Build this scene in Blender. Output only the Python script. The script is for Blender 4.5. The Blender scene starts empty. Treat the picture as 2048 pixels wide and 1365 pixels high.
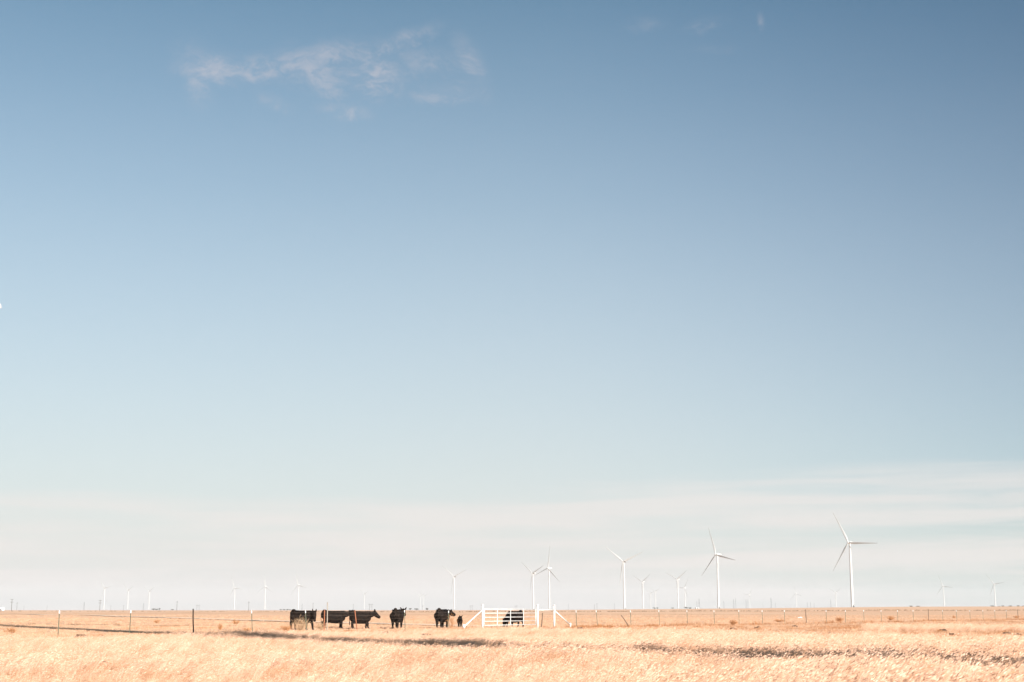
import bpy, bmesh, math, random
import numpy as np
from mathutils import Vector, Matrix, Euler

R = math.radians
random.seed(7)
rng = np.random.default_rng(11)
SC = bpy.context.scene
COL = SC.collection

# ------------------------------------------------------------------ camera
EYE = 1.5                      # metres above the pasture
F = 2844.0                     # 50 mm lens, in pixels of the 2048 px wide photograph
HOR = 1220.5                   # row of the level horizon in the photograph
PITCH = math.atan((HOR - 682.5) / F)
CP, SP = math.cos(PITCH), math.sin(PITCH)
cam_d = bpy.data.cameras.new('camera')
cam_d.sensor_width = 36.0
cam_d.lens = 36.0 * F / 2048.0
cam_d.clip_start = 0.1
cam_d.clip_end = 40000
cam = bpy.data.objects.new('camera', cam_d)
COL.objects.link(cam)
cam.location = (0, 0, EYE)
cam.rotation_euler = (R(90) + PITCH, 0, 0)
SC.camera = cam

# ------------------------------------------------------------------ light
SUN_EL, SUN_AZ = 24.0, 150.0   # degrees; azimuth clockwise from +Y (behind the camera, to the right)
SKY_STRENGTH = 0.05
EXPOSURE = 1.15
GAIN = SKY_STRENGTH * 2 ** EXPOSURE
world = bpy.data.worlds.new('World')
SC.world = world
world.use_nodes = True
WN, WL = world.node_tree.nodes, world.node_tree.links
WN.clear()


def wmath(op, a, b=None, c=None, clamp=False):
    n = WN.new('ShaderNodeMath'); n.operation = op; n.use_clamp = clamp
    for i, v in enumerate((a, b, c)):
        if v is None: continue
        if isinstance(v, (int, float)): n.inputs[i].default_value = v
        else: WL.new(v, n.inputs[i])
    return n.outputs[0]


def wmaprange(v, a, b, c=0.0, d=1.0, smooth=True):
    n = WN.new('ShaderNodeMapRange')
    if smooth: n.interpolation_type = 'SMOOTHSTEP'
    WL.new(v, n.inputs['Value'])
    for k, q in zip(('From Min', 'From Max', 'To Min', 'To Max'), (a, b, c, d)):
        n.inputs[k].default_value = q
    return n.outputs['Result']


def wnoise(vec, scale, detail, rough, dist=0.0):
    n = WN.new('ShaderNodeTexNoise')
    WL.new(vec, n.inputs['Vector'])
    n.inputs['Scale'].default_value = scale
    n.inputs['Detail'].default_value = detail
    n.inputs['Roughness'].default_value = rough
    n.inputs['Distortion'].default_value = dist
    return n.outputs['Fac']


def wcombine(x, y, z=0.0):
    n = WN.new('ShaderNodeCombineXYZ')
    for i, v in enumerate((x, y, z)):
        if isinstance(v, (int, float)): n.inputs[i].default_value = v
        else: WL.new(v, n.inputs[i])
    return n.outputs[0]


def wmix(fac, a, b, blend='MIX'):
    n = WN.new('ShaderNodeMix'); n.data_type = 'RGBA'; n.blend_type = blend
    for k, v in ((0, fac), (6, a), (7, b)):
        if isinstance(v, (int, float)): n.inputs[k].default_value = v
        elif isinstance(v, tuple): n.inputs[k].default_value = (*v, 1)
        else: WL.new(v, n.inputs[k])
    return n.outputs[2]


sky = WN.new('ShaderNodeTexSky')
sky.sky_type = 'NISHITA'
sky.sun_disc = False
sky.sun_elevation = R(SUN_EL)
sky.sun_rotation = R(SUN_AZ)
sky.altitude = 900
sky.air_density = 1.0
sky.dust_density = 1.2
sky.ozone_density = 1.2
tc = WN.new('ShaderNodeTexCoord')
sep = WN.new('ShaderNodeSeparateXYZ')
WL.new(tc.outputs['Generated'], sep.inputs[0])
dx, dy, dz = sep.outputs
az = wmath('ARCTAN2', dx, dy)                    # radians, 0 straight ahead
el = wmath('ARCSINE', dz)

def pix_dir(px, py):
    """azimuth and elevation (radians) of a pixel of the photograph"""
    tx, ty = (px - 1024) / F, (682.5 - py) / F
    d = Vector((tx, CP - ty * SP, SP + ty * CP)).normalized()
    return math.atan2(d.x, d.y), math.asin(d.z)


# the sky is deepest at right angles to the sun
dot = WN.new('ShaderNodeVectorMath'); dot.operation = 'DOT_PRODUCT'
WL.new(tc.outputs['Generated'], dot.inputs[0])
dot.inputs[1].default_value = (math.sin(R(SUN_AZ)) * math.cos(R(SUN_EL)), math.cos(R(SUN_AZ)) * math.cos(R(SUN_EL)), math.sin(R(SUN_EL)))
sin2 = wmath('SUBTRACT', 1.0, wmath('POWER', wmath('ABSOLUTE', dot.outputs['Value']), 2.0))
pol = wmath('MULTIPLY', wmath('SUBTRACT', 1.0, wmath('MULTIPLY', sin2, 0.18)), 1.06)
pol = wmath('MULTIPLY', pol, wmaprange(az, R(0), R(32), 1.0, 0.66))
pol = wmath('MULTIPLY', pol, wmaprange(el, R(12), R(40), 1.02, 0.84))
skycol = wmix(1.0, sky.outputs[0], (0.735, 1.08, 1.05), 'MULTIPLY')
skycol = wmix(1.0, skycol, wcombine(pol, pol, pol), 'MULTIPLY')
deep = wmaprange(az, R(-4), R(34), 0.0, 1.0)
skycol = wmix(deep, skycol, wmix(1.0, skycol, (0.62, 0.96, 1.16), 'MULTIPLY'))
# a thin high veil that thickens towards the horizon
VCOL = tuple(c / GAIN for c in (0.755, 0.72, 0.71))
ramp = WN.new('ShaderNodeValToRGB')
ramp.color_ramp.interpolation = 'EASE'
el_max = R(60)
pts = [(-0.2, .95), (0.8, .94), (2.0, .90), (4.5, .78), (8.5, .62), (12.5, .46), (16.5, .30), (20.5, .17), (24.5, .07), (50, .02)]
cr = ramp.color_ramp
cr.interpolation = 'LINEAR'
while len(cr.elements) < len(pts): cr.elements.new(0.5)
for e, (deg, v) in zip(cr.elements, pts):
    e.position = (deg + 1) / 61.0
    e.color = (v, v, v, 1)
WL.new(wmaprange(el, R(-1), R(60), 0, 1, False), ramp.inputs[0])
veil = wmath('MULTIPLY', ramp.outputs['Color'], wmaprange(az, R(-2), R(34), 1.0, 0.52))
skycol = wmix(veil, skycol, VCOL)
# low bank of streaked cirrostratus above the horizon, its rim climbing to the right
st = wnoise(wcombine(wmath('MULTIPLY', az, 5.0), wmath('MULTIPLY', el, 70.0), 3.1), 1.0, 6, 0.55, 0.3)
rim_n = wnoise(wcombine(wmath('MULTIPLY', az, 9.0), wmath('MULTIPLY', el, 12.0), 8.0), 1.0, 5, 0.55)
rim = wmath('ADD', wmaprange(az, R(-4), R(13), pix_dir(500, 992)[1], pix_dir(1800, 925)[1]), wmath('MULTIPLY', wmath('SUBTRACT', rim_n, 0.5), 0.012))
depth = wmath('SUBTRACT', rim, el)
edge = wmaprange(depth, -0.003, 0.011)
body = wmaprange(depth, 0.0, 0.05, 0.8, 1.0)
bank = wmath('MULTIPLY', wmath('MULTIPLY', edge, body), wmaprange(st, 0.32, 0.64, 0.12, 0.95))
BCOL = tuple(c / GAIN for c in (0.88, 0.81, 0.775))
skycol = wmix(wmath('MULTIPLY', bank, 0.75), skycol, BCOL)
# faint streaks floating just above the bank
st2 = wnoise(wcombine(wmath('MULTIPLY', az, 4.0), wmath('MULTIPLY', el, 110.0), 9.7), 1.0, 4, 0.5, 0.2)
band2 = wmath('MULTIPLY', wmaprange(depth, -0.022, -0.004), wmaprange(depth, 0.0, 0.01, 1.0, 0.0))
skycol = wmix(wmath('MULTIPLY', wmath('MULTIPLY', band2, wmaprange(st2, 0.55, 0.75)), 0.35), skycol, BCOL)
# torn wisps of cirrus high on the left, and a few faint ones further right
warp = WN.new('ShaderNodeTexNoise'); warp.inputs['Scale'].default_value = 14.0; warp.inputs['Detail'].default_value = 4
base_v = wcombine(az, wmath('MULTIPLY', el, 1.7), 0.0)
WL.new(base_v, warp.inputs['Vector'])
wv = WN.new('ShaderNodeVectorMath'); wv.operation = 'MULTIPLY_ADD'
WL.new(warp.outputs['Color'], wv.inputs[0]); wv.inputs[1].default_value = (0.05, 0.05, 0); WL.new(base_v, wv.inputs[2])
wn1 = wnoise(wv.outputs[0], 30.0, 11, 0.66, 0.35)
wn2 = wnoise(wv.outputs[0], 120.0, 8, 0.65, 0.5)
wisp_noise = wmath('ADD', wmath('MULTIPLY', wn1, 0.62), wmath('MULTIPLY', wn2, 0.38))
sepw = WN.new('ShaderNodeSeparateXYZ'); WL.new(wv.outputs[0], sepw.inputs[0])
azw = wmath('ADD', az, wmath('MULTIPLY', wmath('SUBTRACT', wn1, 0.5), 0.014))
elw = wmath('ADD', el, wmath('MULTIPLY', wmath('SUBTRACT', wn2, 0.5), 0.010))
mask = None
for (px, py, hx, hy, rot, s) in [(395, 150, 40, 62, 10, .75), (430, 140, 75, 34, 0, .95), (510, 138, 100, 26, 6, 1.0), (590, 124, 95, 30, 9, .8), (680, 112, 120, 34, 8, .8),
                                 (700, 140, 150, 46, 4, .78), (740, 148, 70, 50, -12, 1.0), (640, 152, 80, 26, -38, .9), (800, 86, 85, 20, 22, .9), (860, 130, 110, 40, -6, .55),
                                 (945, 135, 30, 70, 25, .7), (925, 165, 60, 20, 15, .6), (895, 184, 70, 22, 2, .95), (690, 222, 60, 18, -5, .75), (545, 202, 60, 18, -18, .5), (375, 96, 45, 34, 0, .4),
                                 (1290, 48, 60, 20, 0, .4), (1410, 50, 55, 18, 10, .45), (1524, 42, 9, 20, 0, .5), (1430, 100, 70, 16, 0, .3)]:
    a0, e0 = pix_dir(px, py)
    c, s_ = math.cos(R(rot)), math.sin(R(rot))
    u = wmath('SUBTRACT', azw, a0); v = wmath('SUBTRACT', elw, e0)
    p = wmath('ADD', wmath('MULTIPLY', u, c * F / hx), wmath('MULTIPLY', v, s_ * F / hx))
    q = wmath('ADD', wmath('MULTIPLY', u, -s_ * F / hy), wmath('MULTIPLY', v, c * F / hy))
    r2 = wmath('ADD', wmath('MULTIPLY', p, p), wmath('MULTIPLY', q, q))
    g = wmath('MULTIPLY', wmath('EXPONENT', wmath('MULTIPLY', r2, -0.9)), s)
    mask = g if mask is None else wmath('MAXIMUM', mask, g)
wisp = wmath('MULTIPLY', wmaprange(mask, 0.10, 0.95), wmath('ADD', 0.14, wmaprange(wisp_noise, 0.42, 0.64)))
skycol = wmix(wmath('MULTIPLY', wisp, 0.43), skycol, tuple(c / GAIN for c in (0.64, 0.60, 0.635)))
bg = WN.new('ShaderNodeBackground')
bg.inputs['Strength'].default_value = SKY_STRENGTH
WL.new(skycol, bg.inputs['Color'])
wo = WN.new('ShaderNodeOutputWorld')
WL.new(bg.outputs[0], wo.inputs['Surface'])

sun_d = bpy.data.lights.new('sun', 'SUN')
sun_d.energy = 5.0
sun_d.angle = R(0.5)
sun_d.color = (1.0, 0.97, 0.93)
sun = bpy.data.objects.new('sun', sun_d)
COL.objects.link(sun)
SDIR = Vector((math.sin(R(SUN_AZ)) * math.cos(R(SUN_EL)), math.cos(R(SUN_AZ)) * math.cos(R(SUN_EL)), math.sin(R(SUN_EL))))
sun.rotation_euler = SDIR.to_track_quat('Z', 'Y').to_euler()
sun.location = (40, -60, 60)

vs = SC.view_settings
SC.display_settings.display_device = 'sRGB'
vs.view_transform = 'Standard'
vs.look = 'None'
vs.gamma = 1.0
vs.use_curve_mapping = False
vs.exposure = EXPOSURE


# ------------------------------------------------------------------ helpers
def px_ground(py):
    """distance of flat ground seen at a row of the photograph"""
    t = (682.5 - py) / F
    return -EYE * (CP - t * SP) / (t * CP + SP)


def px_x(px, d, z=0.0):
    return (px - 1024) / F * (d * CP + (z - EYE) * SP)


def px_z(py, d):
    """height of a point at distance d seen at a row"""
    t = (682.5 - py) / F
    return EYE + d * (t * CP + SP) / (CP - t * SP)


def sstep(a, b, v):
    t = np.clip((np.asarray(v, float) - a) / (b - a), 0, 1)
    return t * t * (3 - 2 * t)


AZ_K = np.array([-60, -19.8, -8.5, 0, 5.5, 9.0, 14.5, 19.8, 60])
RISE_K = np.array([1.2, .9, .4, 1.0, 2.6, 3.6, 5.6, 6.4, 6.4])


def ground_z(x, y):
    x = np.asarray(x, float); y = np.asarray(y, float)
    r = np.hypot(x, y)
    a = np.degrees(np.arctan2(x, y))
    z = np.interp(a, AZ_K, RISE_K) * sstep(500, 2100, r)
    far = sstep(150, 600, r)
    z = z + (np.sin(x * .021 + 1.3) * np.sin(y * .013 + .4) + .6 * np.sin(x * .05 - y * .031)) * .16 * far * (1 - sstep(1500, 4000, r))
    near = 1 - sstep(100, 200, r)
    z = z + (np.sin(x * .55 + y * .21) * np.sin(y * .37 - x * .16 + 1.1) * .018 + np.sin(x * 1.3 - y * .6) * np.sin(y * .9 + .7) * .01) * near
    return z


def gz(x, y):
    return float(ground_z(x, y))


def tag(o, label=None, cat=None, group=None, kind=None):
    for k, v in (('label', label), ('category', cat), ('group', group), ('kind', kind)):
        if v: o[k] = v
    return o


def mesh_obj(name, me, mat=None, parent=None):
    o = bpy.data.objects.new(name, me)
    COL.objects.link(o)
    if mat is not None and not me.materials: me.materials.append(mat)
    if parent is not None: o.parent = parent
    return o


def bm_obj(name, bm, mat, parent=None, smooth=True):
    me = bpy.data.meshes.new(name)
    bm.to_mesh(me); bm.free()
    if smooth:
        me.polygons.foreach_set('use_smooth', [True] * len(me.polygons))
    return mesh_obj(name, me, mat, parent)


def empty(name, loc, rz=0.0, scale=1.0):
    o = bpy.data.objects.new(name, None)
    COL.objects.link(o)
    o.location = loc
    o.rotation_euler = (0, 0, rz)
    o.scale = (scale,) * 3
    o.empty_display_size = 0.3
    return o


def copy_tree(o, parent=None):
    c = o.copy()
    COL.objects.link(c)
    c.parent = parent
    for ch in list(o.children):
        copy_tree(ch, c)
    return c


def add_tube(bm, pts, radii, n=8, cap=True):
    """a round bar through points with a radius at each"""
    pts = [Vector(p) for p in pts]
    if not hasattr(radii, '__len__'): radii = [radii] * len(pts)
    rings = []
    for i, p in enumerate(pts):
        t = (pts[min(i + 1, len(pts) - 1)] - pts[max(i - 1, 0)]).normalized()
        ref = Vector((0, 1, 0)) if abs(t.y) < .9 else Vector((1, 0, 0))
        u = t.cross(ref).normalized(); v = t.cross(u)
        rings.append([bm.verts.new(p + (u * math.cos(2 * math.pi * k / n) + v * math.sin(2 * math.pi * k / n)) * radii[i]) for k in range(n)])
    for a, b in zip(rings, rings[1:]):
        for k in range(n):
            bm.faces.new((a[k], a[(k + 1) % n], b[(k + 1) % n], b[k]))
    if cap and n > 2:
        bm.faces.new(rings[0][::-1]); bm.faces.new(rings[-1])


def add_box(bm, lo, hi, bevel=0.0):
    x0, y0, z0 = lo; x1, y1, z1 = hi
    vs_ = [bm.verts.new(p) for p in ((x0, y0, z0), (x1, y0, z0), (x1, y1, z0), (x0, y1, z0), (x0, y0, z1), (x1, y0, z1), (x1, y1, z1), (x0, y1, z1))]
    fs = [bm.faces.new([vs_[i] for i in f]) for f in ((3, 2, 1, 0), (4, 5, 6, 7), (0, 1, 5, 4), (1, 2, 6, 5), (2, 3, 7, 6), (3, 0, 4, 7))]
    if bevel:
        es = list({e for f in fs for e in f.edges})
        bmesh.ops.bevel(bm, geom=es, offset=bevel, segments=2, affect='EDGES', profile=.7)


class Mat:
    def __init__(s, name):
        s.m = bpy.data.materials.new(name); s.m.use_nodes = True
        s.n, s.l = s.m.node_tree.nodes, s.m.node_tree.links
        s.b = s.n['Principled BSDF']

    def put(s, sock, v):
        if isinstance(v, (int, float)): sock.default_value = v
        elif isinstance(v, tuple): sock.default_value = (*v, 1) if len(v) == 3 and sock.type == 'RGBA' else v
        else: s.l.new(v, sock)

    def noise(s, scale, detail=4, rough=.55, vec=None, dist=0.0):
        n = s.n.new('ShaderNodeTexNoise')
        n.inputs['Scale'].default_value = scale; n.inputs['Detail'].default_value = detail
        n.inputs['Roughness'].default_value = rough; n.inputs['Distortion'].default_value = dist
        if vec is not None: s.l.new(vec, n.inputs['Vector'])
        return n.outputs['Fac']

    def coord(s, kind='Object', scale=None, rot=None):
        t = s.n.new('ShaderNodeTexCoord').outputs[kind]
        if scale or rot:
            m = s.n.new('ShaderNodeMapping'); s.l.new(t, m.inputs['Vector'])
            if scale: m.inputs['Scale'].default_value = scale
            if rot: m.inputs['Rotation'].default_value = rot
            t = m.outputs[0]
        return t

    def math(s, op, a, b=None):
        n = s.n.new('ShaderNodeMath'); n.operation = op
        s.put(n.inputs[0], a)
        if b is not None: s.put(n.inputs[1], b)
        return n.outputs[0]

    def range(s, v, a, b, c=0.0, d=1.0):
        n = s.n.new('ShaderNodeMapRange'); n.interpolation_type = 'SMOOTHSTEP'
        s.l.new(v, n.inputs['Value'])
        for k, q in zip(('From Min', 'From Max', 'To Min', 'To Max'), (a, b, c, d)): n.inputs[k].default_value = q
        return n.outputs['Result']

    def mix(s, fac, a, b, blend='MIX'):
        n = s.n.new('ShaderNodeMix'); n.data_type = 'RGBA'; n.blend_type = blend
        for k, v in ((0, fac), (6, a), (7, b)): s.put(n.inputs[k], v)
        return n.outputs[2]

    def set(s, color=None, rough=None, metal=None, spec=None):
        if color is not None: s.put(s.b.inputs['Base Color'], color)
        if rough is not None: s.put(s.b.inputs['Roughness'], rough)
        if metal is not None: s.put(s.b.inputs['Metallic'], metal)
        if spec is not None: s.put(s.b.inputs['Specular IOR Level'], spec)
        return s

    def bump(s, h, strength=.4, dist=.02):
        n = s.n.new('ShaderNodeBump'); n.inputs['Strength'].default_value = strength; n.inputs['Distance'].default_value = dist
        s.l.new(h, n.inputs['Height']); s.l.new(n.outputs[0], s.b.inputs['Normal'])
        return s


def simple_mat(name, a, b, scale=6, rough=.7, metal=0.0, spec=.4, stretch=None):
    m = Mat(name)
    n = m.noise(scale, 5, .6, m.coord('Object', stretch))
    m.set(m.mix(m.range(n, .3, .7), a, b), rough, metal, spec)
    m.bump(n, .15, .01)
    return m.m


# ------------------------------------------------------------------ ground
def ground_material():
    m = Mat('dry_pasture')
    geo = m.n.new('ShaderNodeNewGeometry')
    P = geo.outputs['Position']
    def vec(sx, sy, rz=0.0):
        mp = m.n.new('ShaderNodeMapping'); m.l.new(P, mp.inputs['Vector'])
        mp.inputs['Scale'].default_value = (sx, sy, 1); mp.inputs['Rotation'].default_value = (0, 0, rz)
        return mp.outputs[0]
    broad = m.noise(1, 4, .55, vec(.004, .012))
    mid = m.noise(1, 5, .6, vec(.05, .09))
    fine = m.noise(1, 6, .65, vec(1.1, 1.6))
    grain = m.noise(1, 4, .7, vec(9, 9))
    c = m.mix(m.range(mid, .3, .7), (.60, .365, .23), (.54, .305, .175))
    c = m.mix(m.range(broad, .35, .68), c, (.64, .41, .265))
    c = m.mix(m.range(fine, .42, .72, 0, .6), c, (.43, .225, .12))
    c = m.mix(m.range(grain, .5, .8, 0, .5), c, (.68, .49, .34))
    m.set(c, .95, 0, .1)
    h = m.math('ADD', m.math('MULTIPLY', fine, .6), m.math('MULTIPLY', grain, .4))
    m.bump(h, .6, .08)
    return m.m


def build_ground():
    rs = np.concatenate([[0], np.geomspace(1.5, 24, 14)[:-1], np.geomspace(24, 160, 90)[:-1], np.geomspace(160, 9000, 90)])
    fine = np.linspace(-27, 27, 181)
    rest = np.linspace(27, 333, 70)[1:-1]
    ang = np.radians(np.concatenate([fine, rest]))
    na = len(ang)
    verts = [(0, 0, 0)]
    for r in rs[1:]:
        x = r * np.sin(ang); y = r * np.cos(ang)
        z = ground_z(x, y)
        verts += list(zip(x.tolist(), y.tolist(), z.tolist()))
    faces = []
    for k in range(na):
        faces.append((0, 1 + (k + 1) % na, 1 + k))
    for i in range(1, len(rs) - 1):
        a = 1 + (i - 1) * na; b = a + na
        for k in range(na):
            k2 = (k + 1) % na
            faces.append((a + k, a + k2, b + k2, b + k))
    me = bpy.data.meshes.new('ground')
    me.from_pydata(verts, [], faces)
    me.polygons.foreach_set('use_smooth', [True] * len(me.polygons))
    me.update()
    return tag(mesh_obj('ground', me, ground_material()), kind='structure')


ground = build_ground()
G_ME = ground.data

track_m = Mat('pale_dust')
n_ = track_m.noise(.8, 5, .6, track_m.coord('Object'))
track_m.set(track_m.mix(track_m.range(n_, .3, .7), (.70, .535, .40), (.63, .455, .32)), .95, 0, .1)
TRACK_MAT = track_m.m


def ribbon(name, pts, width, lift=.015):
    """a worn track laid on the ground along points"""
    P = []
    for (a, b) in zip(pts, pts[1:]):
        n = max(2, int(math.dist(a, b) / 3))
        for i in range(n): P.append((a[0] + (b[0] - a[0]) * i / n, a[1] + (b[1] - a[1]) * i / n))
    P.append(pts[-1])
    bm = bmesh.new(); prev = None
    for i, p in enumerate(P):
        q = P[min(i + 1, len(P) - 1)]; o = P[max(i - 1, 0)]
        t = Vector((q[0] - o[0], q[1] - o[1])).normalized(); nrm = Vector((-t.y, t.x))
        w = width * (1 + .35 * math.sin(i * 1.7) * math.sin(i * .61)) * .5
        row = []
        for s in (-1, -.4, .4, 1):
            x, y = p[0] + nrm.x * w * s, p[1] + nrm.y * w * s
            row.append(bm.verts.new((x, y, gz(x, y) + lift * (1 + .04 * math.dist(p, (0, 0)) / 10))))
        if prev:
            for k in range(3): bm.faces.new((prev[k], prev[k + 1], row[k + 1], row[k]))
        prev = row
    return tag(bm_obj(name, bm, TRACK_MAT), kind='structure')


def along(pix):
    out = []
    for (x, y) in pix:
        d = px_ground(y); out.append((px_x(x, d), d))
    return out


ribbon('dirt_track', along([(1000, 1255.5), (880, 1251.5), (780, 1249), (660, 1246), (560, 1243), (400, 1238.5), (300, 1235.3), (180, 1232), (0, 1228.5), (-300, 1225.5)]), 4.2, .05)
ribbon('dirt_track', along([(940, 1259), (1100, 1259.5), (1160, 1260), (1330, 1265), (1500, 1270), (1700, 1277), (1900, 1284), (2120, 1294), (2400, 1310)]), 3.4)

# ------------------------------------------------------------------ grass
def grass_mat(name, lo, hi, rust, transl=.35):
    m = Mat(name)
    oi = m.n.new('ShaderNodeObjectInfo')
    at = m.n.new('ShaderNodeAttribute'); at.attribute_type = 'INSTANCER'; at.attribute_name = 'tint'
    c = m.mix(oi.outputs['Random'], lo, hi)
    c = m.mix(at.outputs['Fac'], c, rust)
    d = m.n.new('ShaderNodeBsdfDiffuse'); t = m.n.new('ShaderNodeBsdfTranslucent')
    mx = m.n.new('ShaderNodeMixShader'); mx.inputs[0].default_value = transl
    m.l.new(c, d.inputs['Color']); m.l.new(c, t.inputs['Color'])
    m.l.new(d.outputs[0], mx.inputs[1]); m.l.new(t.outputs[0], mx.inputs[2])
    m.l.new(mx.outputs[0], m.n['Material Output'].inputs['Surface'])
    m.n.remove(m.b)
    return m.m


TALL_MAT = grass_mat('tall_dry_grass', (.47, .275, .165), (.87, .605, .45), (.36, .17, .07))
SHORT_MAT = grass_mat('short_dry_grass', (.52, .31, .185), (.72, .48, .325), (.38, .17, .07))
SOURCES = bpy.data.collections.new('tuft_sources')       # not linked to the scene: only instanced


def tuft(name, n, h, spread, lean, wid, mat, seed, heads=False):
    r = random.Random(seed)
    bm = bmesh.new()
    for _ in range(n):
        a = r.uniform(0, 2 * math.pi); q = spread * math.sqrt(r.random())
        b = Vector((q * math.cos(a), q * math.sin(a), -.02))
        hh = h * r.uniform(.55, 1.1)
        out = Vector((math.cos(a), math.sin(a), 0)) * r.uniform(.02, .22) * hh + Vector((lean * hh * r.uniform(.5, 1.3), r.uniform(-.12, .12) * hh, 0))
        w = wid * r.uniform(.7, 1.3)
        fa = r.uniform(0, math.pi)
        sd = Vector((math.cos(fa), math.sin(fa), 0)) * w * .5
        prev = None
        for t in (0, .35, .7, 1.0):
            p = b + Vector((0, 0, hh * (t - .10 * t * t))) + out * (.45 * t + .55 * t * t)
            if t < 1:
                cur = (bm.verts.new(p - sd * (1 - .6 * t)), bm.verts.new(p + sd * (1 - .6 * t)))
                if prev: bm.faces.new((prev[0], prev[1], cur[1], cur[0]))
                prev = cur
            else:
                bm.faces.new((prev[0], prev[1], bm.verts.new(p)))
        if heads and r.random() < .45:
            tip = b + Vector((0, 0, hh * .82)) + out
            dr = (out * 1.6 + Vector((0, 0, hh * .5))).normalized()
            q1 = tip + dr * .05; s2 = Vector((dr.z, 0, -dr.x)) * .009
            bm.faces.new([bm.verts.new(v) for v in (tip - dr * .03, tip + s2, q1, tip - s2)])
    me = bpy.data.meshes.new(name)
    bm.to_mesh(me); bm.free()
    me.materials.append(mat)
    o = bpy.data.objects.new(name, me)
    SOURCES.objects.link(o)


K_TALL, K_SHORT = 7, 5
for i in range(K_TALL):
    tuft('tuft_a%d' % i, 16, .38 + .045 * i, .14, 0.58 + .12 * (i % 3), .0072, TALL_MAT, 100 + i, True)
for i in range(K_SHORT):
    tuft('tuft_b%d' % i, 16, .10 + .02 * i, .17, .25, .011, SHORT_MAT, 200 + i)


def scatter(name, pts, kind_idx, scl, tint, yaw, label):
    me = bpy.data.meshes.new(name)
    me.vertices.add(len(pts))
    me.vertices.foreach_set('co', np.asarray(pts, np.float32).ravel())
    rot = np.zeros((len(pts), 3), np.float32); rot[:, 2] = yaw
    me.attributes.new('rot', 'FLOAT_VECTOR', 'POINT').data.foreach_set('vector', rot.ravel())
    me.attributes.new('scl', 'FLOAT', 'POINT').data.foreach_set('value', np.asarray(scl, np.float32))
    me.attributes.new('tint', 'FLOAT', 'POINT').data.foreach_set('value', np.asarray(tint, np.float32))
    me.attributes.new('pick', 'INT', 'POINT').data.foreach_set('value', np.asarray(kind_idx, np.int32))
    me.update()
    o = mesh_obj(name, me)
    tag(o, label, None, None, 'stuff')
    ng = bpy.data.node_groups.new(name, 'GeometryNodeTree')
    ng.interface.new_socket('Geometry', in_out='INPUT', socket_type='NodeSocketGeometry')
    ng.interface.new_socket('Geometry', in_out='OUTPUT', socket_type='NodeSocketGeometry')
    gi = ng.nodes.new('NodeGroupInput'); go = ng.nodes.new('NodeGroupOutput')
    ci = ng.nodes.new('GeometryNodeCollectionInfo'); ci.inputs['Collection'].default_value = SOURCES
    ci.inputs['Separate Children'].default_value = True; ci.inputs['Reset Children'].default_value = True
    ip = ng.nodes.new('GeometryNodeInstanceOnPoints'); ip.inputs['Pick Instance'].default_value = True
    def named(nm, dt):
        n = ng.nodes.new('GeometryNodeInputNamedAttribute'); n.data_type = dt; n.inputs['Name'].default_value = nm
        return n.outputs['Attribute']
    ng.links.new(gi.outputs[0], ip.inputs['Points'])
    ng.links.new(ci.outputs[0], ip.inputs['Instance'])
    ng.links.new(named('pick', 'INT'), ip.inputs['Instance Index'])
    e2r = ng.nodes.new('FunctionNodeEulerToRotation')
    ng.links.new(named('rot', 'FLOAT_VECTOR'), e2r.inputs[0])
    ng.links.new(e2r.outputs[0], ip.inputs['Rotation'])
    ng.links.new(named('scl', 'FLOAT'), ip.inputs['Scale'])
    ng.links.new(ip.outputs[0], go.inputs[0])
    md = o.modifiers.new('scatter', 'NODES'); md.node_group = ng
    return o


def vnoise(x, y, s, seed):
    """smooth value noise for patchiness"""
    g = np.random.default_rng(seed).random((128, 128))
    u = x / s + 500; v = y / s + 500
    iu = np.floor(u).astype(int); iv = np.floor(v).astype(int)
    fu = u - iu; fv = v - iv
    fu = fu * fu * (3 - 2 * fu); fv = fv * fv * (3 - 2 * fv)
    q = lambda a, b: g[a % 128, b % 128]
    return (q(iu, iv) * (1 - fu) + q(iu + 1, iv) * fu) * (1 - fv) + (q(iu, iv + 1) * (1 - fu) + q(iu + 1, iv + 1) * fu) * fv


# the fence line: left end nearer, right end far away
FD0, FSL = 117.5, 1.41


def fence_d(x):
    return FD0 + FSL * x


def track_d(x):
    """near side of the gate track, as a distance for a given x"""
    return np.interp(x, [-30, -2, 5, 9, 20, 35], [117, 117, 113, 100, 68, 48])


def sample_fan(d0, d1, dens, half=.47, margin=3):
    area = half * (d1 * d1 - d0 * d0) + 2 * margin * (d1 - d0)
    n = int(area * dens)
    y = np.sqrt(rng.random(n) * (d1 * d1 - d0 * d0) + d0 * d0)
    x = (rng.random(n) * 2 - 1) * (half * y + margin)
    return x, y


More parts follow.
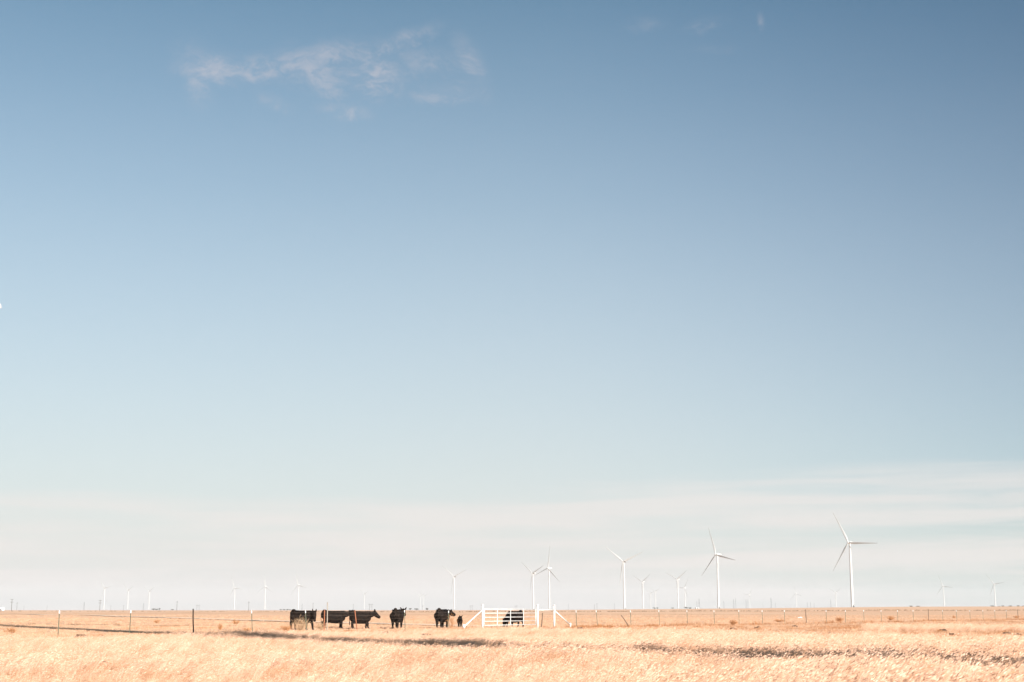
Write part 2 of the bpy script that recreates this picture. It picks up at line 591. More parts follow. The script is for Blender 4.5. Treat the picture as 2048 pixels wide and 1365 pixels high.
def build_grass():
    X, Y = [], []
    for d0, d1, dn in ((22, 34, 26), (34, 50, 30), (50, 72, 24), (72, 96, 16), (96, 124, 9)):
        x, y = sample_fan(d0, d1, dn)
        X.append(x); Y.append(y)
    x = np.concatenate(X); y = np.concatenate(Y)
    big = vnoise(x, y, 7, 1); sm = vnoise(x, y, 1.6, 2); tiny = vnoise(x, y, .55, 3)
    # tall in front of the gate track and the fence; tall again at the far right
    lim = np.minimum(track_d(x) - 3, fence_d(x) - 7)
    far_r = (x > 14) & (y > 62) & (y < fence_d(x) - 25) & (vnoise(x, y, 14, 5) > .45) & (x > .24 * y)
    keep = ((y < lim) | far_r) & (rng.random(len(x)) < .30 + .9 * np.clip(big * .55 + sm * .6 - .1, 0, 1))
    x, y, big, sm, tiny = (v[keep] for v in (x, y, big, sm, tiny))
    fr = far_r[keep]
    right = sstep(-.1, .3, x / y)
    scl = (.42 + .42 * big + .30 * sm) * (.78 + .38 * right) * rng.uniform(.8, 1.2, len(x))
    scl *= np.where(y > 60, .85, 1.0)
    rust = sstep(.54, .78, vnoise(x, y, .9, 9)) * sstep(.25, .6, vnoise(x, y, 8, 10)) * (1 - .55 * right)
    tint = np.clip(rust * .95 + .22 * sstep(.55, .9, vnoise(x, y, .45, 12)) + rng.normal(0, .07, len(x)), 0, 1)
    scl = np.where(rust > .4, scl * .7, scl)
    pts = np.stack([x, y, ground_z(x, y)], 1)
    scatter('tall_grass', pts, rng.integers(0, K_TALL, len(x)), scl, tint, rng.normal(.1, .38, len(x)), 'tall pale dry grass leaning in the wind across the foreground')
    # short grazed grass: bare foreground gaps, the strip along the fence, the pasture behind
    X, Y = [], []
    for d0, d1, dn, hf in ((24, 60, 5, .47), (60, 100, 7, .47), (100, 150, 4.5, .45), (150, 260, 1.3, .42), (260, 420, .35, .4)):
        x, y = sample_fan(d0, d1, dn, hf)
        X.append(x); Y.append(y)
    x = np.concatenate(X); y = np.concatenate(Y)
    td = np.abs(y - (track_d(x) + 1))
    keep = rng.random(len(x)) < np.where((td < 3.0) & (x > -3), .12, .55 + .45 * vnoise(x, y, 5, 21))
    x, y = x[keep], y[keep]
    fd = np.abs(y - fence_d(x) + 2) / 1.73
    strip = np.exp(-(fd / 2.4) ** 2)
    gap = (y > track_d(x)) & (y < fence_d(x)) & (x > 4)
    rust = np.clip(gap * sstep(.35, .75, vnoise(x, y, 1.5, 31)) * .8 + strip * sstep(.2, .6, vnoise(x, y, 2.2, 22)) * .95 + sstep(.72, .9, vnoise(x, y, 2.8, 23)) * .7, 0, 1)
    tint = np.clip(rust + rng.normal(0, .08, len(x)), 0, 1)
    scl = (.55 + .9 * vnoise(x, y, 3.3, 24)) * (1 + 1.3 * strip * vnoise(x, y, 1.4, 25)) * rng.uniform(.7, 1.3, len(x)) * np.where(y > 150, 1.25, 1)
    pts = np.stack([x, y, ground_z(x, y)], 1)
    scatter('short_grass', pts, K_TALL + rng.integers(0, K_SHORT, len(x)), scl, tint, rng.uniform(-3, 3, len(x)), 'short grazed dry grass covering the pasture')


build_grass()

# ------------------------------------------------------------------ materials of the things
WHITE_PAINT = simple_mat('white_paint', (.62, .61, .59), (.56, .55, .53), 5, .5)
TURBINE_PAINT = simple_mat('light_grey_turbine_paint', (.42, .415, .40), (.38, .375, .36), .3, .5)
WHITE_PIPE = simple_mat('white_pipe_paint', (.64, .625, .60), (.48, .45, .41), 3, .55)
T_GREEN = simple_mat('green_post_paint', (.06, .075, .045), (.10, .095, .06), 7, .7)
RUST = simple_mat('rusty_pipe', (.30, .105, .045), (.20, .075, .04), 8, .85)
STEEL = simple_mat('weathered_steel', (.34, .30, .25), (.24, .20, .16), 8, .6, .3)
OLD_WOOD = simple_mat('dark_old_wood', (.075, .05, .035), (.13, .09, .06), 9, .9)
WIRE = simple_mat('galvanised_wire', (.26, .22, .19), (.22, .15, .11), 3, .7, .2)
POLE_WOOD = simple_mat('pole_timber', (.06, .047, .038), (.09, .07, .055), 2, .9)
GREY_STEEL = simple_mat('grey_lattice_steel', (.13, .13, .13), (.10, .10, .10), 2, .6, .4)
DARK_METAL = simple_mat('dark_housing', (.09, .09, .09), (.12, .12, .12), 2, .6)
TREE_LEAF = simple_mat('far_tree_leaves', (.045, .052, .03), (.085, .08, .05), .5, .95, 0, .1)
TREE_BARK = simple_mat('far_tree_bark', (.07, .05, .04), (.1, .08, .06), 1, .95, 0, .1)
SCRUB_MAT = simple_mat('brown_scrub', (.17, .10, .055), (.26, .155, .085), .2, .95, 0, .1)
CLOD = simple_mat('dark_dung', (.07, .045, .03), (.13, .08, .05), 12, .95, 0, .1)
STRAW = simple_mat('dead_weed_stalk', (.52, .26, .115), (.36, .16, .065), 9, .95, 0, .1)
STRAW_PALE = simple_mat('pale_weed_stalk', (.52, .37, .235), (.43, .27, .15), 9, .95, 0, .1)
HIDE = Mat('black_hide')
_n = HIDE.noise(7, 5, .6, HIDE.coord('Object'))
HIDE.set(HIDE.mix(HIDE.range(_n, .35, .75), (.005, .0035, .003), (.020, .0115, .007)), .72, 0, .08)
HIDE.bump(HIDE.noise(60, 3, .6, HIDE.coord('Object', (1, 1, .4))), .25, .01)
HIDE = HIDE.m
HOOF = simple_mat('horny_hoof', (.03, .025, .02), (.06, .045, .035), 20, .6)

# ------------------------------------------------------------------ wind turbines
def lathe(bm, prof, n=24):
    """a body of revolution about z from (radius, height) pairs"""
    rings = [[bm.verts.new((r * math.cos(2 * math.pi * k / n), r * math.sin(2 * math.pi * k / n), z)) for k in range(n)] for r, z in prof]
    for a, b in zip(rings, rings[1:]):
        for k in range(n): bm.faces.new((a[k], a[(k + 1) % n], b[(k + 1) % n], b[k]))
    bm.faces.new(rings[0][::-1]); bm.faces.new(rings[-1])


def turbine_meshes():
    out = {}
    bm = bmesh.new()
    lathe(bm, [(1.95, -3), (1.95, .2), (1.9, .4), (1.83, 8), (1.72, 22), (1.715, 22.15), (1.58, 38), (1.44, 52), (1.435, 52.15), (1.3, 66), (1.16, 77.2), (1.2, 77.6), (1.2, 78.1)], 28)
    out['tower'] = bm
    bm = bmesh.new()                       # nacelle: tapered box body, long axis y, hub towards -y
    secs = [(-2.4, .95, .95), (-1.9, 1.45, 1.5), (0, 1.75, 1.8), (4.5, 1.75, 1.75), (7.2, 1.5, 1.35), (7.6, 1.1, .95)]
    prev = None
    for (y, hw, hh) in secs:
        ring = []
        for k in range(16):
            a = 2 * math.pi * k / 16
            c, s = math.cos(a), math.sin(a)
            q = (abs(c) ** 4 + abs(s) ** 4) ** -.25
            ring.append(bm.verts.new((hw * c * q, y, hh * s * q + (.12 if y > 5 else 0))))
        if prev:
            for k in range(16): bm.faces.new((prev[k], prev[(k + 1) % 16], ring[(k + 1) % 16], ring[k]))
        else: bm.faces.new(ring)
        prev = ring
    bm.faces.new(prev[::-1])
    out['nacelle'] = bm
    bm = bmesh.new()                       # mast and instruments at the tail of the nacelle roof
    add_tube(bm, [(.5, 6.2, 1.6), (.5, 6.2, 3.2)], .07, 6); add_tube(bm, [(-.5, 6.2, 1.6), (-.5, 6.2, 3.2)], .07, 6)
    add_tube(bm, [(-.7, 6.2, 3.0), (.7, 6.2, 3.0)], .07, 6)
    out['wind_vane'] = bm
    bm = bmesh.new()                       # spinner
    rings = []
    for (y, r) in [(-1.9, 1.35), (-2.6, 1.5), (-3.6, 1.5), (-4.5, 1.25), (-5.1, .8), (-5.4, .3)]:
        rings.append([bm.verts.new((r * math.cos(2 * math.pi * k / 16), y, r * math.sin(2 * math.pi * k / 16))) for k in range(16)])
    for a, b in zip(rings, rings[1:]):
        for k in range(16): bm.faces.new((a[k], a[(k + 1) % 16], b[(k + 1) % 16], b[k]))
    bm.faces.new(rings[-1]); bm.faces.new(rings[0][::-1])
    out['hub'] = bm
    bm = bmesh.new()                       # one blade along +z from the hub centre
    prev = None
    for (z, ch, th, tw, off) in [(.9, 1.9, 1.9, 0, 0), (2.6, 1.9, 1.8, 0, 0), (5.5, 2.7, 1.15, 22, .25), (8.5, 3.1, .8, 16, .42), (13, 2.75, .58, 11, .38),
                                 (20, 2.15, .42, 7, .3), (28, 1.55, .3, 4, .22), (35, 1.05, .2, 2, .14), (40, .68, .12, 1, .08), (42.1, .5, .08, 0, .02), (42.5, .22, .05, 0, 0)]:
        ring = []
        ct, st_ = math.cos(R(tw)), math.sin(R(tw))
        for k in range(12):
            a = 2 * math.pi * k / 12
            ch_ = ch if z < 4 else ch * .95
            u = ch_ * .5 * math.cos(a) + off
            v = th * .5 * math.sin(a) * (1 if z < 4 else (.75 + .25 * -math.cos(a)))
            ring.append(bm.verts.new((u * ct - v * st_, u * st_ + v * ct - z * z * .0008, z)))
        if prev:
            for k in range(12): bm.faces.new((prev[k], prev[(k + 1) % 12], ring[(k + 1) % 12], ring[k]))
        else: bm.faces.new(ring[::-1])
        prev = ring
    bm.faces.new(prev)
    out['blade'] = bm
    bm = bmesh.new()                       # door at the tower foot with its steps
    add_box(bm, (-.5, -2.25, 1.3), (.5, -2.0, 3.4)); add_box(bm, (-.7, -3.6, 0), (.7, -2.1, 1.2))
    out['door'] = bm
    ms = {}
    for k, b in out.items():
        me = bpy.data.meshes.new(k)
        bmesh.ops.recalc_face_normals(b, faces=b.faces)
        b.to_mesh(me); b.free()
        if k != 'door':
            me.polygons.foreach_set('use_smooth', [True] * len(me.polygons))
        me.materials.append(DARK_METAL if k in ('wind_vane', 'door') else TURBINE_PAINT)
        ms[k] = me
    return ms


TM = turbine_meshes()
HUB_Z, OVER = 79.6, 3.6


def turbine(x, y, yaw, phase, label, group, scale=1.0, zoff=0.0):
    """yaw turns the rotor (facing -y at 0) about the tower; phase is the angle of the first blade from +x, anticlockwise seen from the front"""
    t = empty('wind_turbine', (x, y, gz(x, y) + zoff), 0, scale)
    tag(t, label, 'wind turbine', group)
    mesh_obj('tower', TM['tower'], None, t)
    for nm in ('nacelle', 'hub'):
        o = mesh_obj(nm, TM[nm], None, t)
        o.location = (0, 0, HUB_Z); o.rotation_euler = (0, 0, yaw)
        if nm == 'nacelle': mesh_obj('wind_vane', TM['wind_vane'], None, o)
    o = mesh_obj('door', TM['door'], None, t)
    o.rotation_euler = (0, 0, .4)
    for k in range(3):
        b = mesh_obj('blade', TM['blade'], None, t)
        M = Matrix.Translation((0, 0, HUB_Z)) @ Matrix.Rotation(yaw, 4, 'Z') @ Matrix.Translation((0, -OVER, 0)) @ Matrix.Rotation(math.pi / 2 - phase - k * 2 * math.pi / 3, 4, 'Y')
        b.matrix_local = M
    return t


G_T = 'white wind turbines on the plain'
# hub column, hub row, tower-foot column, how much of the horizontal rotor width shows (1 = facing), phase of one blade, row of tower foot, label
TURB = [
    (1696.6, 1085.5, 1704.5, .855, 117, 'tallest white wind turbine, blades pointing up left, level right and down left'),
    (1432.2, 1109.5, 1438.0, .72, 107, 'second tallest white wind turbine, one blade almost straight up, shadow under its hub'),
    (1246.3, 1123.5, 1249.3, .90, 142, 'large white wind turbine with blades in a Y, standing left of the second tallest one'),
    (1097.2, 1136.7, 1099.3, .80, 81, 'white wind turbine rising behind the gap right of the gate, one blade nearly vertical'),
    (1065.0, 1147.0, 1068.0, .78, 143, 'white wind turbine whose foot meets the right end of the white gate'),
    (907.2, 1153.6, 910.0, .76, 142, 'white wind turbine with blades in a V, rising above the small calf'),
    (1284.7, 1164.2, 1286.8, .85, 152, 'small white wind turbine just right of the Y-bladed large one'),
    (1355.0, 1159.0, 1356.3, .85, 154, 'small white wind turbine left of the second tallest one, overlapped by a smaller rotor'),
    (1369.0, 1176.0, 1370.3, .85, 178, 'smaller wind turbine hard beside the tower of a nearer small one'),
    (1300.8, 1187.7, 1301.6, .8, 143, 'faint distant wind turbine, left one of a close pair between two small ones'),
    (1310.6, 1184.2, 1311.4, .8, 150, 'faint distant wind turbine, right one of a close pair between two small ones'),
    (1498.2, 1189.8, 1499.9, .8, 173, 'faint wind turbine right of the second tallest one, one blade level left'),
    (1591.8, 1187.5, 1593.2, .7, 100, 'faint wind turbine halfway between the two tallest ones, blade up'),
    (1671.0, 1185.5, 1672.2, .8, 150, 'faint wind turbine close left of the tallest one'),
    (1885.9, 1172.6, 1888.0, .6, 112, 'small wind turbine near the right edge, the left one of two there'),
    (1987.8, 1168.4, 1990.5, .6, 128, 'small wind turbine standing farthest right of all'),
    (209.3, 1176.6, 209.8, .8, 130, 'pale wind turbine beside a double-armed power pole, first of a far-left row of three'),
    (256.5, 1180.7, 257.0, .8, 140, 'pale wind turbine, middle one of the row of three on the far left'),
    (298.2, 1183.7, 299.6, .8, 148, 'pale wind turbine, third in the row on the far left, beside dark trees'),
    (469.5, 1176.2, 469.9, .9, 113, 'white wind turbine left of the cows with one blade level to the right'),
    (530.4, 1173.3, 531.2, .8, 92, 'white wind turbine left of the cows with one blade straight up'),
    (597.0, 1170.4, 597.6, .9, 106, 'white wind turbine rising directly behind the leftmost cow'),
    (728.6, 1188.5, 728.9, .8, 145, 'very faint wind turbine above the third cow from the left'),
    (840.5, 1193.8, 840.6, .8, 150, 'very faint wind turbine, left one of a close pair between two rear-facing cows'),
    (847.4, 1193.2, 847.9, .8, 140, 'very faint wind turbine, right one of a close pair between two rear-facing cows'),
]
for (hx, hy, bx, c, ph, lab) in TURB:
    # distance from the height of the hub above eye level
    d = 2000.0
    for _ in range(6):
        x = px_x(bx, d, 60)
        hz = gz(x, d) + HUB_Z
        d *= (hz - EYE) / max(4.0, px_z(hy, d) - EYE)
    x = px_x((hx + bx) / 2, d, 70)
    view = math.atan2(x, d)                  # rotor mostly turned a little to the left of the line of sight
    yaw = -math.acos(c) - view if hy < 1130 else R((-45 if bx > 1000 else -36) + random.uniform(-4, 4))
    turbine(x, d, yaw, R(ph), lab, G_T)
# the machine standing just behind and right of the photographer: it throws the long dark bar across the grass
td = 200.0
tz = px_z(621, td)
tph = math.asin((tz - HUB_Z) / 42.5)
turbine(px_x(9, td, tz) - 42.5 * math.cos(tph), td + OVER, 0.0, tph, 'near wind turbine outside the left edge, only a pale blade tip showing', G_T)
turbine(26.9, 8.0, 0.0, R(-25), 'wind turbine out of frame whose tower casts the long dark shadow across the grass', G_T, 1.0)


# ------------------------------------------------------------------ cattle
DG = None


def cow_mesh(name, poll, muzzle, legs, calf=False, neck_base=None, tail_sway=0.0, ear_up=.75):
    """one continuous body facing +x; poll and muzzle place the head, legs are (stride) offsets fl, fr, hl, hr"""
    bm = bmesh.new()

    def ball(c, r):
        r = r if hasattr(r, '__len__') else (r, r, r)
        bmesh.ops.create_icosphere(bm, subdivisions=2, radius=1.0, matrix=Matrix.Translation(c) @ Matrix.Diagonal((*r, 1)))

    def limb(pts, rad, n=7):
        pts = [Vector(p) for p in pts]
        for i in range(len(pts) - 1):
            L = (pts[i + 1] - pts[i]).length
            k = max(2, int(L / (.35 * max(.03, min(rad[i], rad[i + 1])))))
            for j in range(k + 1):
                t = j / k
                ball(pts[i].lerp(pts[i + 1], t), rad[i] * (1 - t) + rad[i + 1] * t)

    slim = .80 if calf else 1.0
    # barrel: (x, z centre, half width, half height)
    prof = np.array([(-.90, 1.03, .19, .25), (-.78, 1.00, .30, .35), (-.62, .955, .345, .405), (-.45, .915, .37, .435), (-.25, .89, .395, .455),
                     (-.02, .88, .41, .46), (.2, .885, .395, .455), (.4, .91, .36, .43), (.56, .96, .30, .365), (.68, .99, .22, .27)])
    for x in np.linspace(-.90, .68, 48):
        zc, hw, hh = (np.interp(x, prof[:, 0], prof[:, i]) for i in (1, 2, 3))
        if calf: hh *= .74; zc += .10; hw *= .9
        else: hh += .02; zc -= .025
        ball((x, 0, zc), (.12, hw * slim, hh))
    ball((-.78, 0, 1.33), (.17, .12, .10))                      # tail head
    for s in (-1, 1):
        ball((-.66, .20 * s * slim, 1.27), (.11, .07, .06))     # hip bones
        ball((-.93, .11 * s * slim, 1.17), (.07, .06, .08))     # pin bones
        ball((.46, .2 * s * slim, 1.02), (.17, .12, .24))       # shoulder blades
        ball((-.70, .20 * s * slim, .86), (.24, .15, .33))       # thighs
    ball((.5, 0, 1.26), (.2, .12, .08))                         # withers
    ball((.66, 0, .76), (.15, .14, .18)); ball((.56, 0, .66), (.14, .13, .15))                        # brisket
    if not calf: ball((-.46, 0, .52), (.14, .13, .10))          # udder
    nb = Vector(neck_base or (.66, 0, 1.08))
    P, Mz = Vector(poll), Vector(muzzle)
    mid = nb.lerp(P, .5) + Vector((0, 0, -.02))
    side = (P - nb).normalized()
    for t in np.linspace(0, 1, 16):
        c = nb.lerp(mid, t * 2) if t < .5 else mid.lerp(P, t * 2 - 1)
        rr = (.27 * (1 - t) + .17 * t)
        ball(c + Vector((0, 0, -.03 * math.sin(math.pi * t))), (rr * .92, rr * .62, rr))
    ax = (Mz - P)
    L = ax.length; f = ax.normalized()
    lat = f.cross(Vector((0, 0, 1)))
    lat = lat.normalized() if lat.length > .05 else Vector((0, 1, 0))
    lat = Vector((lat.x, lat.y, 0)).normalized()
    dn = f.cross(lat).normalized()
    if dn.z > 0 and abs(f.z) < .9: dn = -dn
    basis = Matrix((f, lat, dn)).transposed().to_4x4()
    def hball(t, off, r):
        c = P + f * (L * t) + dn * off
        bmesh.ops.create_icosphere(bm, subdivisions=2, radius=1.0, matrix=Matrix.Translation(c) @ basis @ Matrix.Diagonal((*r, 1)))
    hball(.08, .03, (.15, .155, .165)); hball(.25, .06, (.16, .155, .185)); hball(.45, .075, (.16, .13, .17))
    hball(.65, .075, (.15, .11, .15)); hball(.85, .07, (.12, .105, .13)); hball(.97, .065, (.06, .105, .11))
    hball(.34, .13, (.14, .075, .06))                           # jaw
    for s in (-1, 1):                                           # ears, brow
        up = Vector((0, 0, 1))
        base = P + lat * (.10 * s) + up * .04
        tip = base + (lat * s * (1 - ear_up) + up * ear_up - f * .12).normalized() * .24
        for t in np.linspace(0, 1, 7):
            w = .062 * math.sin(math.pi * (.22 + .7 * t)) + .008
            ball(base.lerp(tip, t), (w * .75, w * .75, w))
        c = P + f * (L * .3) + lat * (.10 * s) - dn * .01
        ball(c, .03)
    # legs
    yl = .19 * slim; k = 1.0
    for i, s in ((0, 1), (1, -1)):
        o = legs[i]
        limb([(.48, yl * s, .82), (.47 + o * .35, yl * s, .60), (.49 + o * .75, yl * s * .95, .40), (.47 + o * .98, yl * s * .93, .13), (.50 + o, yl * s * .93, .05)],
             [.18, .135, .088, .066, .072])
    for i, s in ((2, 1), (3, -1)):
        o = legs[i]
        limb([(-.66, yl * 1.05 * s, .88), (-.55 + o * .3, yl * 1.08 * s, .68), (-.80 + o * .7, yl * s, .47), (-.77 + o * .95, yl * s * .97, .14), (-.73 + o, yl * s * .97, .05)],
             [.24, .19, .092, .068, .072])
    # tail
    limb([(-.95, 0, 1.27), (-1.03, tail_sway * .2, 1.1), (-1.04, tail_sway * .6, .8), (-1.02, tail_sway, .52)], [.045, .035, .028, .028])
    limb([(-1.02, tail_sway, .52), (-1.01, tail_sway * 1.1, .30)], [.045, .03])
    me = bpy.data.meshes.new(name)
    bm.to_mesh(me); bm.free()
    o = bpy.data.objects.new(name, me)
    COL.objects.link(o)
    rm = o.modifiers.new('r', 'REMESH'); rm.mode = 'VOXEL'; rm.voxel_size = .022; rm.use_smooth_shade = True
    sm = o.modifiers.new('s', 'SMOOTH'); sm.factor = .5; sm.iterations = 4
    dg = bpy.context.evaluated_depsgraph_get()
    res = bpy.data.meshes.new_from_object(o.evaluated_get(dg))
    res.name = name
    bpy.data.objects.remove(o)
    bpy.data.meshes.remove(me)
    res.materials.clear(); res.materials.append(HIDE)
    return res, [(.51 + legs[0], yl * .93, 0), (.51 + legs[1], -yl * .93, 0), (-.72 + legs[2], yl * .97, 0), (-.72 + legs[3], -yl * .97, 0)], (P, f, lat, dn, L)


def hoof_mesh():
    bm = bmesh.new()
    for s in (-1, 1):
        prof = [(-.055, 0, .075, .03), (.05, 0, .085, .034)]
        add_box(bm, (-.055, s * .032 - .026, 0.0), (.075, s * .032 + .026, .085), .014)
    me = bpy.data.meshes.new('hoof'); bm.to_mesh(me); bm.free(); me.materials.append(HOOF)
    return me


HOOF_ME = hoof_mesh()
EYE_MAT = Mat('dark_eye').set((.01, .006, .004), .08, 0, .6).m
bm = bmesh.new(); bmesh.ops.create_icosphere(bm, subdivisions=2, radius=.024)
EYE_ME = bpy.data.meshes.new('eye'); bm.to_mesh(EYE_ME); bm.free(); EYE_ME.materials.append(EYE_MAT)


def cow(px, d, yaw, scale, label, args, cat='cow', name='cow'):
    x = px_x(px, d, .8)
    me, feet, hd = cow_mesh(name, **args)
    o = mesh_obj(name, me)
    o.location = (x, d, gz(x, d)); o.rotation_euler = (0, 0, R(yaw)); o.scale = (scale,) * 3
    tag(o, label, cat, 'black cattle standing behind the fence')
    for f in feet:
        h = mesh_obj('hoof', HOOF_ME, None, o); h.location = f
    P, f, lat, dn, L = hd
    for s in (-1, 1):
        e = mesh_obj('eye', EYE_ME, None, o); e.location = P + f * (L * .3) + lat * (.112 * s) + dn * .01
    return o


# from left to right
cow(606, 110.5, -24, 1.10, 'leftmost black cow lowering its head behind a tall dry weed',
    dict(poll=(1.04, -.22, 1.16), muzzle=(1.26, -.50, .66), legs=(.22, -.10, .05, -.08), neck_base=(.66, -.02, 1.04), ear_up=.85))
cow(669.5, 119.5, 8, 1.08, 'long black cow in side view, head hidden behind another cow, rusty pipe at its rump',
    dict(poll=(1.16, .06, 1.17), muzzle=(1.54, .12, .95), legs=(.06, -.08, .04, -.14), ear_up=.5))
cow(723, 117.5, 35, 1.07, 'black cow in profile with ears up, walking right behind the leaning rusty post',
    dict(poll=(1.05, -.18, 1.20), muzzle=(1.37, -.46, .90), legs=(.20, -.20, .16, -.16), ear_up=.9))
cow(795, 117.0, 83, 1.16, 'black cow seen from behind with one ear showing, standing alone between fence posts',
    dict(poll=(1.05, -.20, 1.24), muzzle=(1.42, -.24, .98), legs=(.04, -.04, .05, -.05), tail_sway=.05, ear_up=.55))
cow(885.5, 122.0, 73, 1.18, 'black cow seen from behind beside the weed-tangled fence post, head out to the right',
    dict(poll=(1.05, -.20, 1.14), muzzle=(1.36, -.46, .98), legs=(.06, -.12, .10, -.10), tail_sway=-.02, ear_up=.4))
cow(1028, 127.5, 134, 1.07, 'black cow grazing with its head down behind the white gate',
    dict(poll=(1.06, .12, .56), muzzle=(1.14, .16, .12), legs=(.16, -.10, .10, -.12), neck_base=(.66, .02, .92), ear_up=.35))
cow(920, 127.0, -84, .68, 'small black calf facing the camera just left of the gate brace',
    dict(poll=(.98, .04, 1.30), muzzle=(1.20, .06, 1.02), legs=(.05, -.04, .03, -.05), calf=True, ear_up=.6), 'calf', 'calf')

# ------------------------------------------------------------------ fence
def fence_pt(px):
    """where the fence line stands in a column of the photograph"""
    d = 110.0
    for _ in range(30):
        x = px_x(px, d, .6); d = FD0 + FSL * x
    return x, d


def fence_post_mesh(kind, h=1.45, seed=0):
    bm = bmesh.new()
    if kind == 't':                                     # studded steel T-post
        add_box(bm, (-.025, -.004, -.3), (.025, .004, h)); add_box(bm, (-.004, .0045, -.3), (.004, .045, h))
        z = .2
        while z < h - .1:
            add_box(bm, (-.008, -.012, z), (.008, -.0045, z + .02)); z += .1
    elif kind == 'wood':
        r = random.Random(seed)
        add_tube(bm, [(0, 0, -.3), (.01, .005, .4), (-.008, .01, .9), (.012, 0, h)], [.046, .043, .040, .036], 8)
    else:
        add_tube(bm, [(0, 0, -.3), (0, 0, h)], .036, 10)
    me = bpy.data.meshes.new('post'); bm.to_mesh(me); bm.free()
    return me


bm = bmesh.new(); add_box(bm, (-.028, -.008, 0), (.028, .05, .17))
TIP_ME = bpy.data.meshes.new('white_tip'); bm.to_mesh(TIP_ME); bm.free(); TIP_ME.materials.append(WHITE_PAINT)
T_ME = fence_post_mesh('t'); T_ME.materials.append(T_GREEN)
W_ME = fence_post_mesh('wood', 1.58); W_ME.materials.append(OLD_WOOD)
S_ME = fence_post_mesh('pipe', 2.02); S_ME.materials.append(STEEL)
P_ME = fence_post_mesh('pipe', 1.52); P_ME.materials.append(RUST)
WIRE_Z = (.32, .60, .88, 1.14, 1.36)
FYAW = math.atan2(FSL, 1.0)


def fence(posts, ends, label, lean=None):
    """posts: (column, kind); ends: columns where the wires begin and stop"""
    pts = []
    c = fence_pt(posts[len(posts) // 2][0])
    f = empty('wire_fence', (c[0], c[1], gz(*c)))
    tag(f, label, 'fence', 'barbed wire fence on either side of the gate')
    base = f.location.copy()
    def loc(p): return Vector((p[0], p[1], gz(*p))) - base
    allp = sorted(set([ends[0], ends[1]] + [p[0] for p in posts]))
    tops = {}
    for i, (px, kind, tilt) in enumerate(posts):
        p = fence_pt(px)
        me = {'t': T_ME, 'w': W_ME, 's': S_ME, 'p': P_ME}[kind]
        o = mesh_obj('post', me, None, f)
        o.location = loc(p)
        o.rotation_euler = (R(random.uniform(-1.2, 1.2)), R(tilt + random.uniform(-.6, .6)), R(random.uniform(-8, 8)))
        if kind == 't':
            tip = mesh_obj('white_tip', TIP_ME, None, o); tip.location = (0, 0, 1.30)
        elif kind == 'w': o['label'] = 'dark wooden post between green steel ones'
        elif kind == 's': o['label'] = 'taller bare pipe post'
    for z in WIRE_Z:
        bm = bmesh.new(); P = []
        for a, b in zip(allp, allp[1:]):
            A, B = loc(fence_pt(a)), loc(fence_pt(b))
            n = 6
            for k in range(n):
                t = k / n
                P.append(A.lerp(B, t) + Vector((-.03, -.03, z - .05 * random.uniform(.5, 1) * 4 * t * (1 - t))))
        P.append(loc(fence_pt(allp[-1])) + Vector((-.03, -.03, z)))
        add_tube(bm, P, .0022, 4, False)
        for k in range(len(P) - 1):                       # barbs
            for t in (.1, .3, .5, .7, .9):
                q = P[k].lerp(P[k + 1], t)
                s = .012
                a = random.uniform(0, 3)
                d1 = Vector((math.cos(a) * .4, math.cos(a) * .3, math.sin(a))) * s
                w = Vector((.003, .003, 0))
                bm.faces.new([bm.verts.new(q + d1), bm.verts.new(q - d1), bm.verts.new(q + w)])
        bm_obj('wire', bm, WIRE, f)
    return f


fence([(-190, 't', 0), (-32, 't', 1), (117, 't', 0), (260, 't', 0), (387.5, 'w', -3), (505.5, 't', -4), (613.5, 't', -4), (654.5, 's', 0), (810.5, 't', -3), (896, 't', 1)],
      (-260, 928), 'left run of barbed wire fence passing in front of the cattle')
fence([(1153.3, 't', -2), (1195.3, 't', -5), (1262, 't', -2), (1318.8, 't', -1), (1374.7, 't', -1), (1428.6, 't', -1), (1478, 't', 0), (1525, 't', -1), (1569.5, 't', 0), (1612.2, 'w', 0),
       (1652.6, 't', 0), (1691, 't', 0), (1728, 't', 0), (1762.5, 't', 0), (1795.4, 't', 0), (1826.5, 't', 0), (1857, 'w', 0), (1885.5, 't', 0), (1913.5, 't', -1),
       (1940, 't', 0), (1966, 't', 0), (1990, 't', 0), (2013, 't', 0), (2036, 'w', 0), (2058, 't', 0), (2079, 't', 0), (2100, 't', 0)],
      (1140.5, 2120), 'right run of barbed wire fence running far off from the gate')


def lone_post(px, back, top_dx, h, me, label, cat='post'):
    """a loose post leaning against the wires; top_dx is how far its head leans to the right"""
    p = fence_pt(px)
    o = mesh_obj('leaning_post', me)
    o.location = (p[0], p[1] - back, gz(p[0], p[1] - back))
    o.rotation_euler = (0, math.atan2(top_dx, h), 0)
    return tag(o, label, cat)


lone_post(649.8, .35, .0, 1.5, P_ME, 'upright rust red pipe post in front of the long cow\'s rump')
lone_post(716, .4, -.20, 1.5, P_ME, 'leaning rust red pipe post in front of the cow in profile')
STICK = bpy.data.meshes.new('stick'); bm = bmesh.new(); add_tube(bm, [(0, 0, -.15), (.02, 0, .6), (0, 0, 1.25)], [.05, .042, .036], 7); bm.to_mesh(STICK); bm.free(); STICK.materials.append(OLD_WOOD)
lone_post(1257.5, .25, -.66, .98, STICK, 'dark wooden post tilting steeply left against the right-hand fence')
lone_post(1082.5, -.3, .11, 1.15, STICK, 'thin dark stake between the two posts of the white corner brace')

# ------------------------------------------------------------------ white gate and its braces
def fence_off(px, z=0.0):
    x, d = fence_pt(px)
    return Vector((x, d, gz(x, d) + z))


def pipe(name, a, b, r, parent, mat=WHITE_PIPE, n=12):
    bm = bmesh.new()
    o = parent.location
    add_tube(bm, [Vector(a) - o, Vector(b) - o], r, n)
    ob = bm_obj(name, bm, mat, parent)
    for p in ob.data.polygons:
        if len(p.vertices) > 4: p.use_smooth = False
    return ob


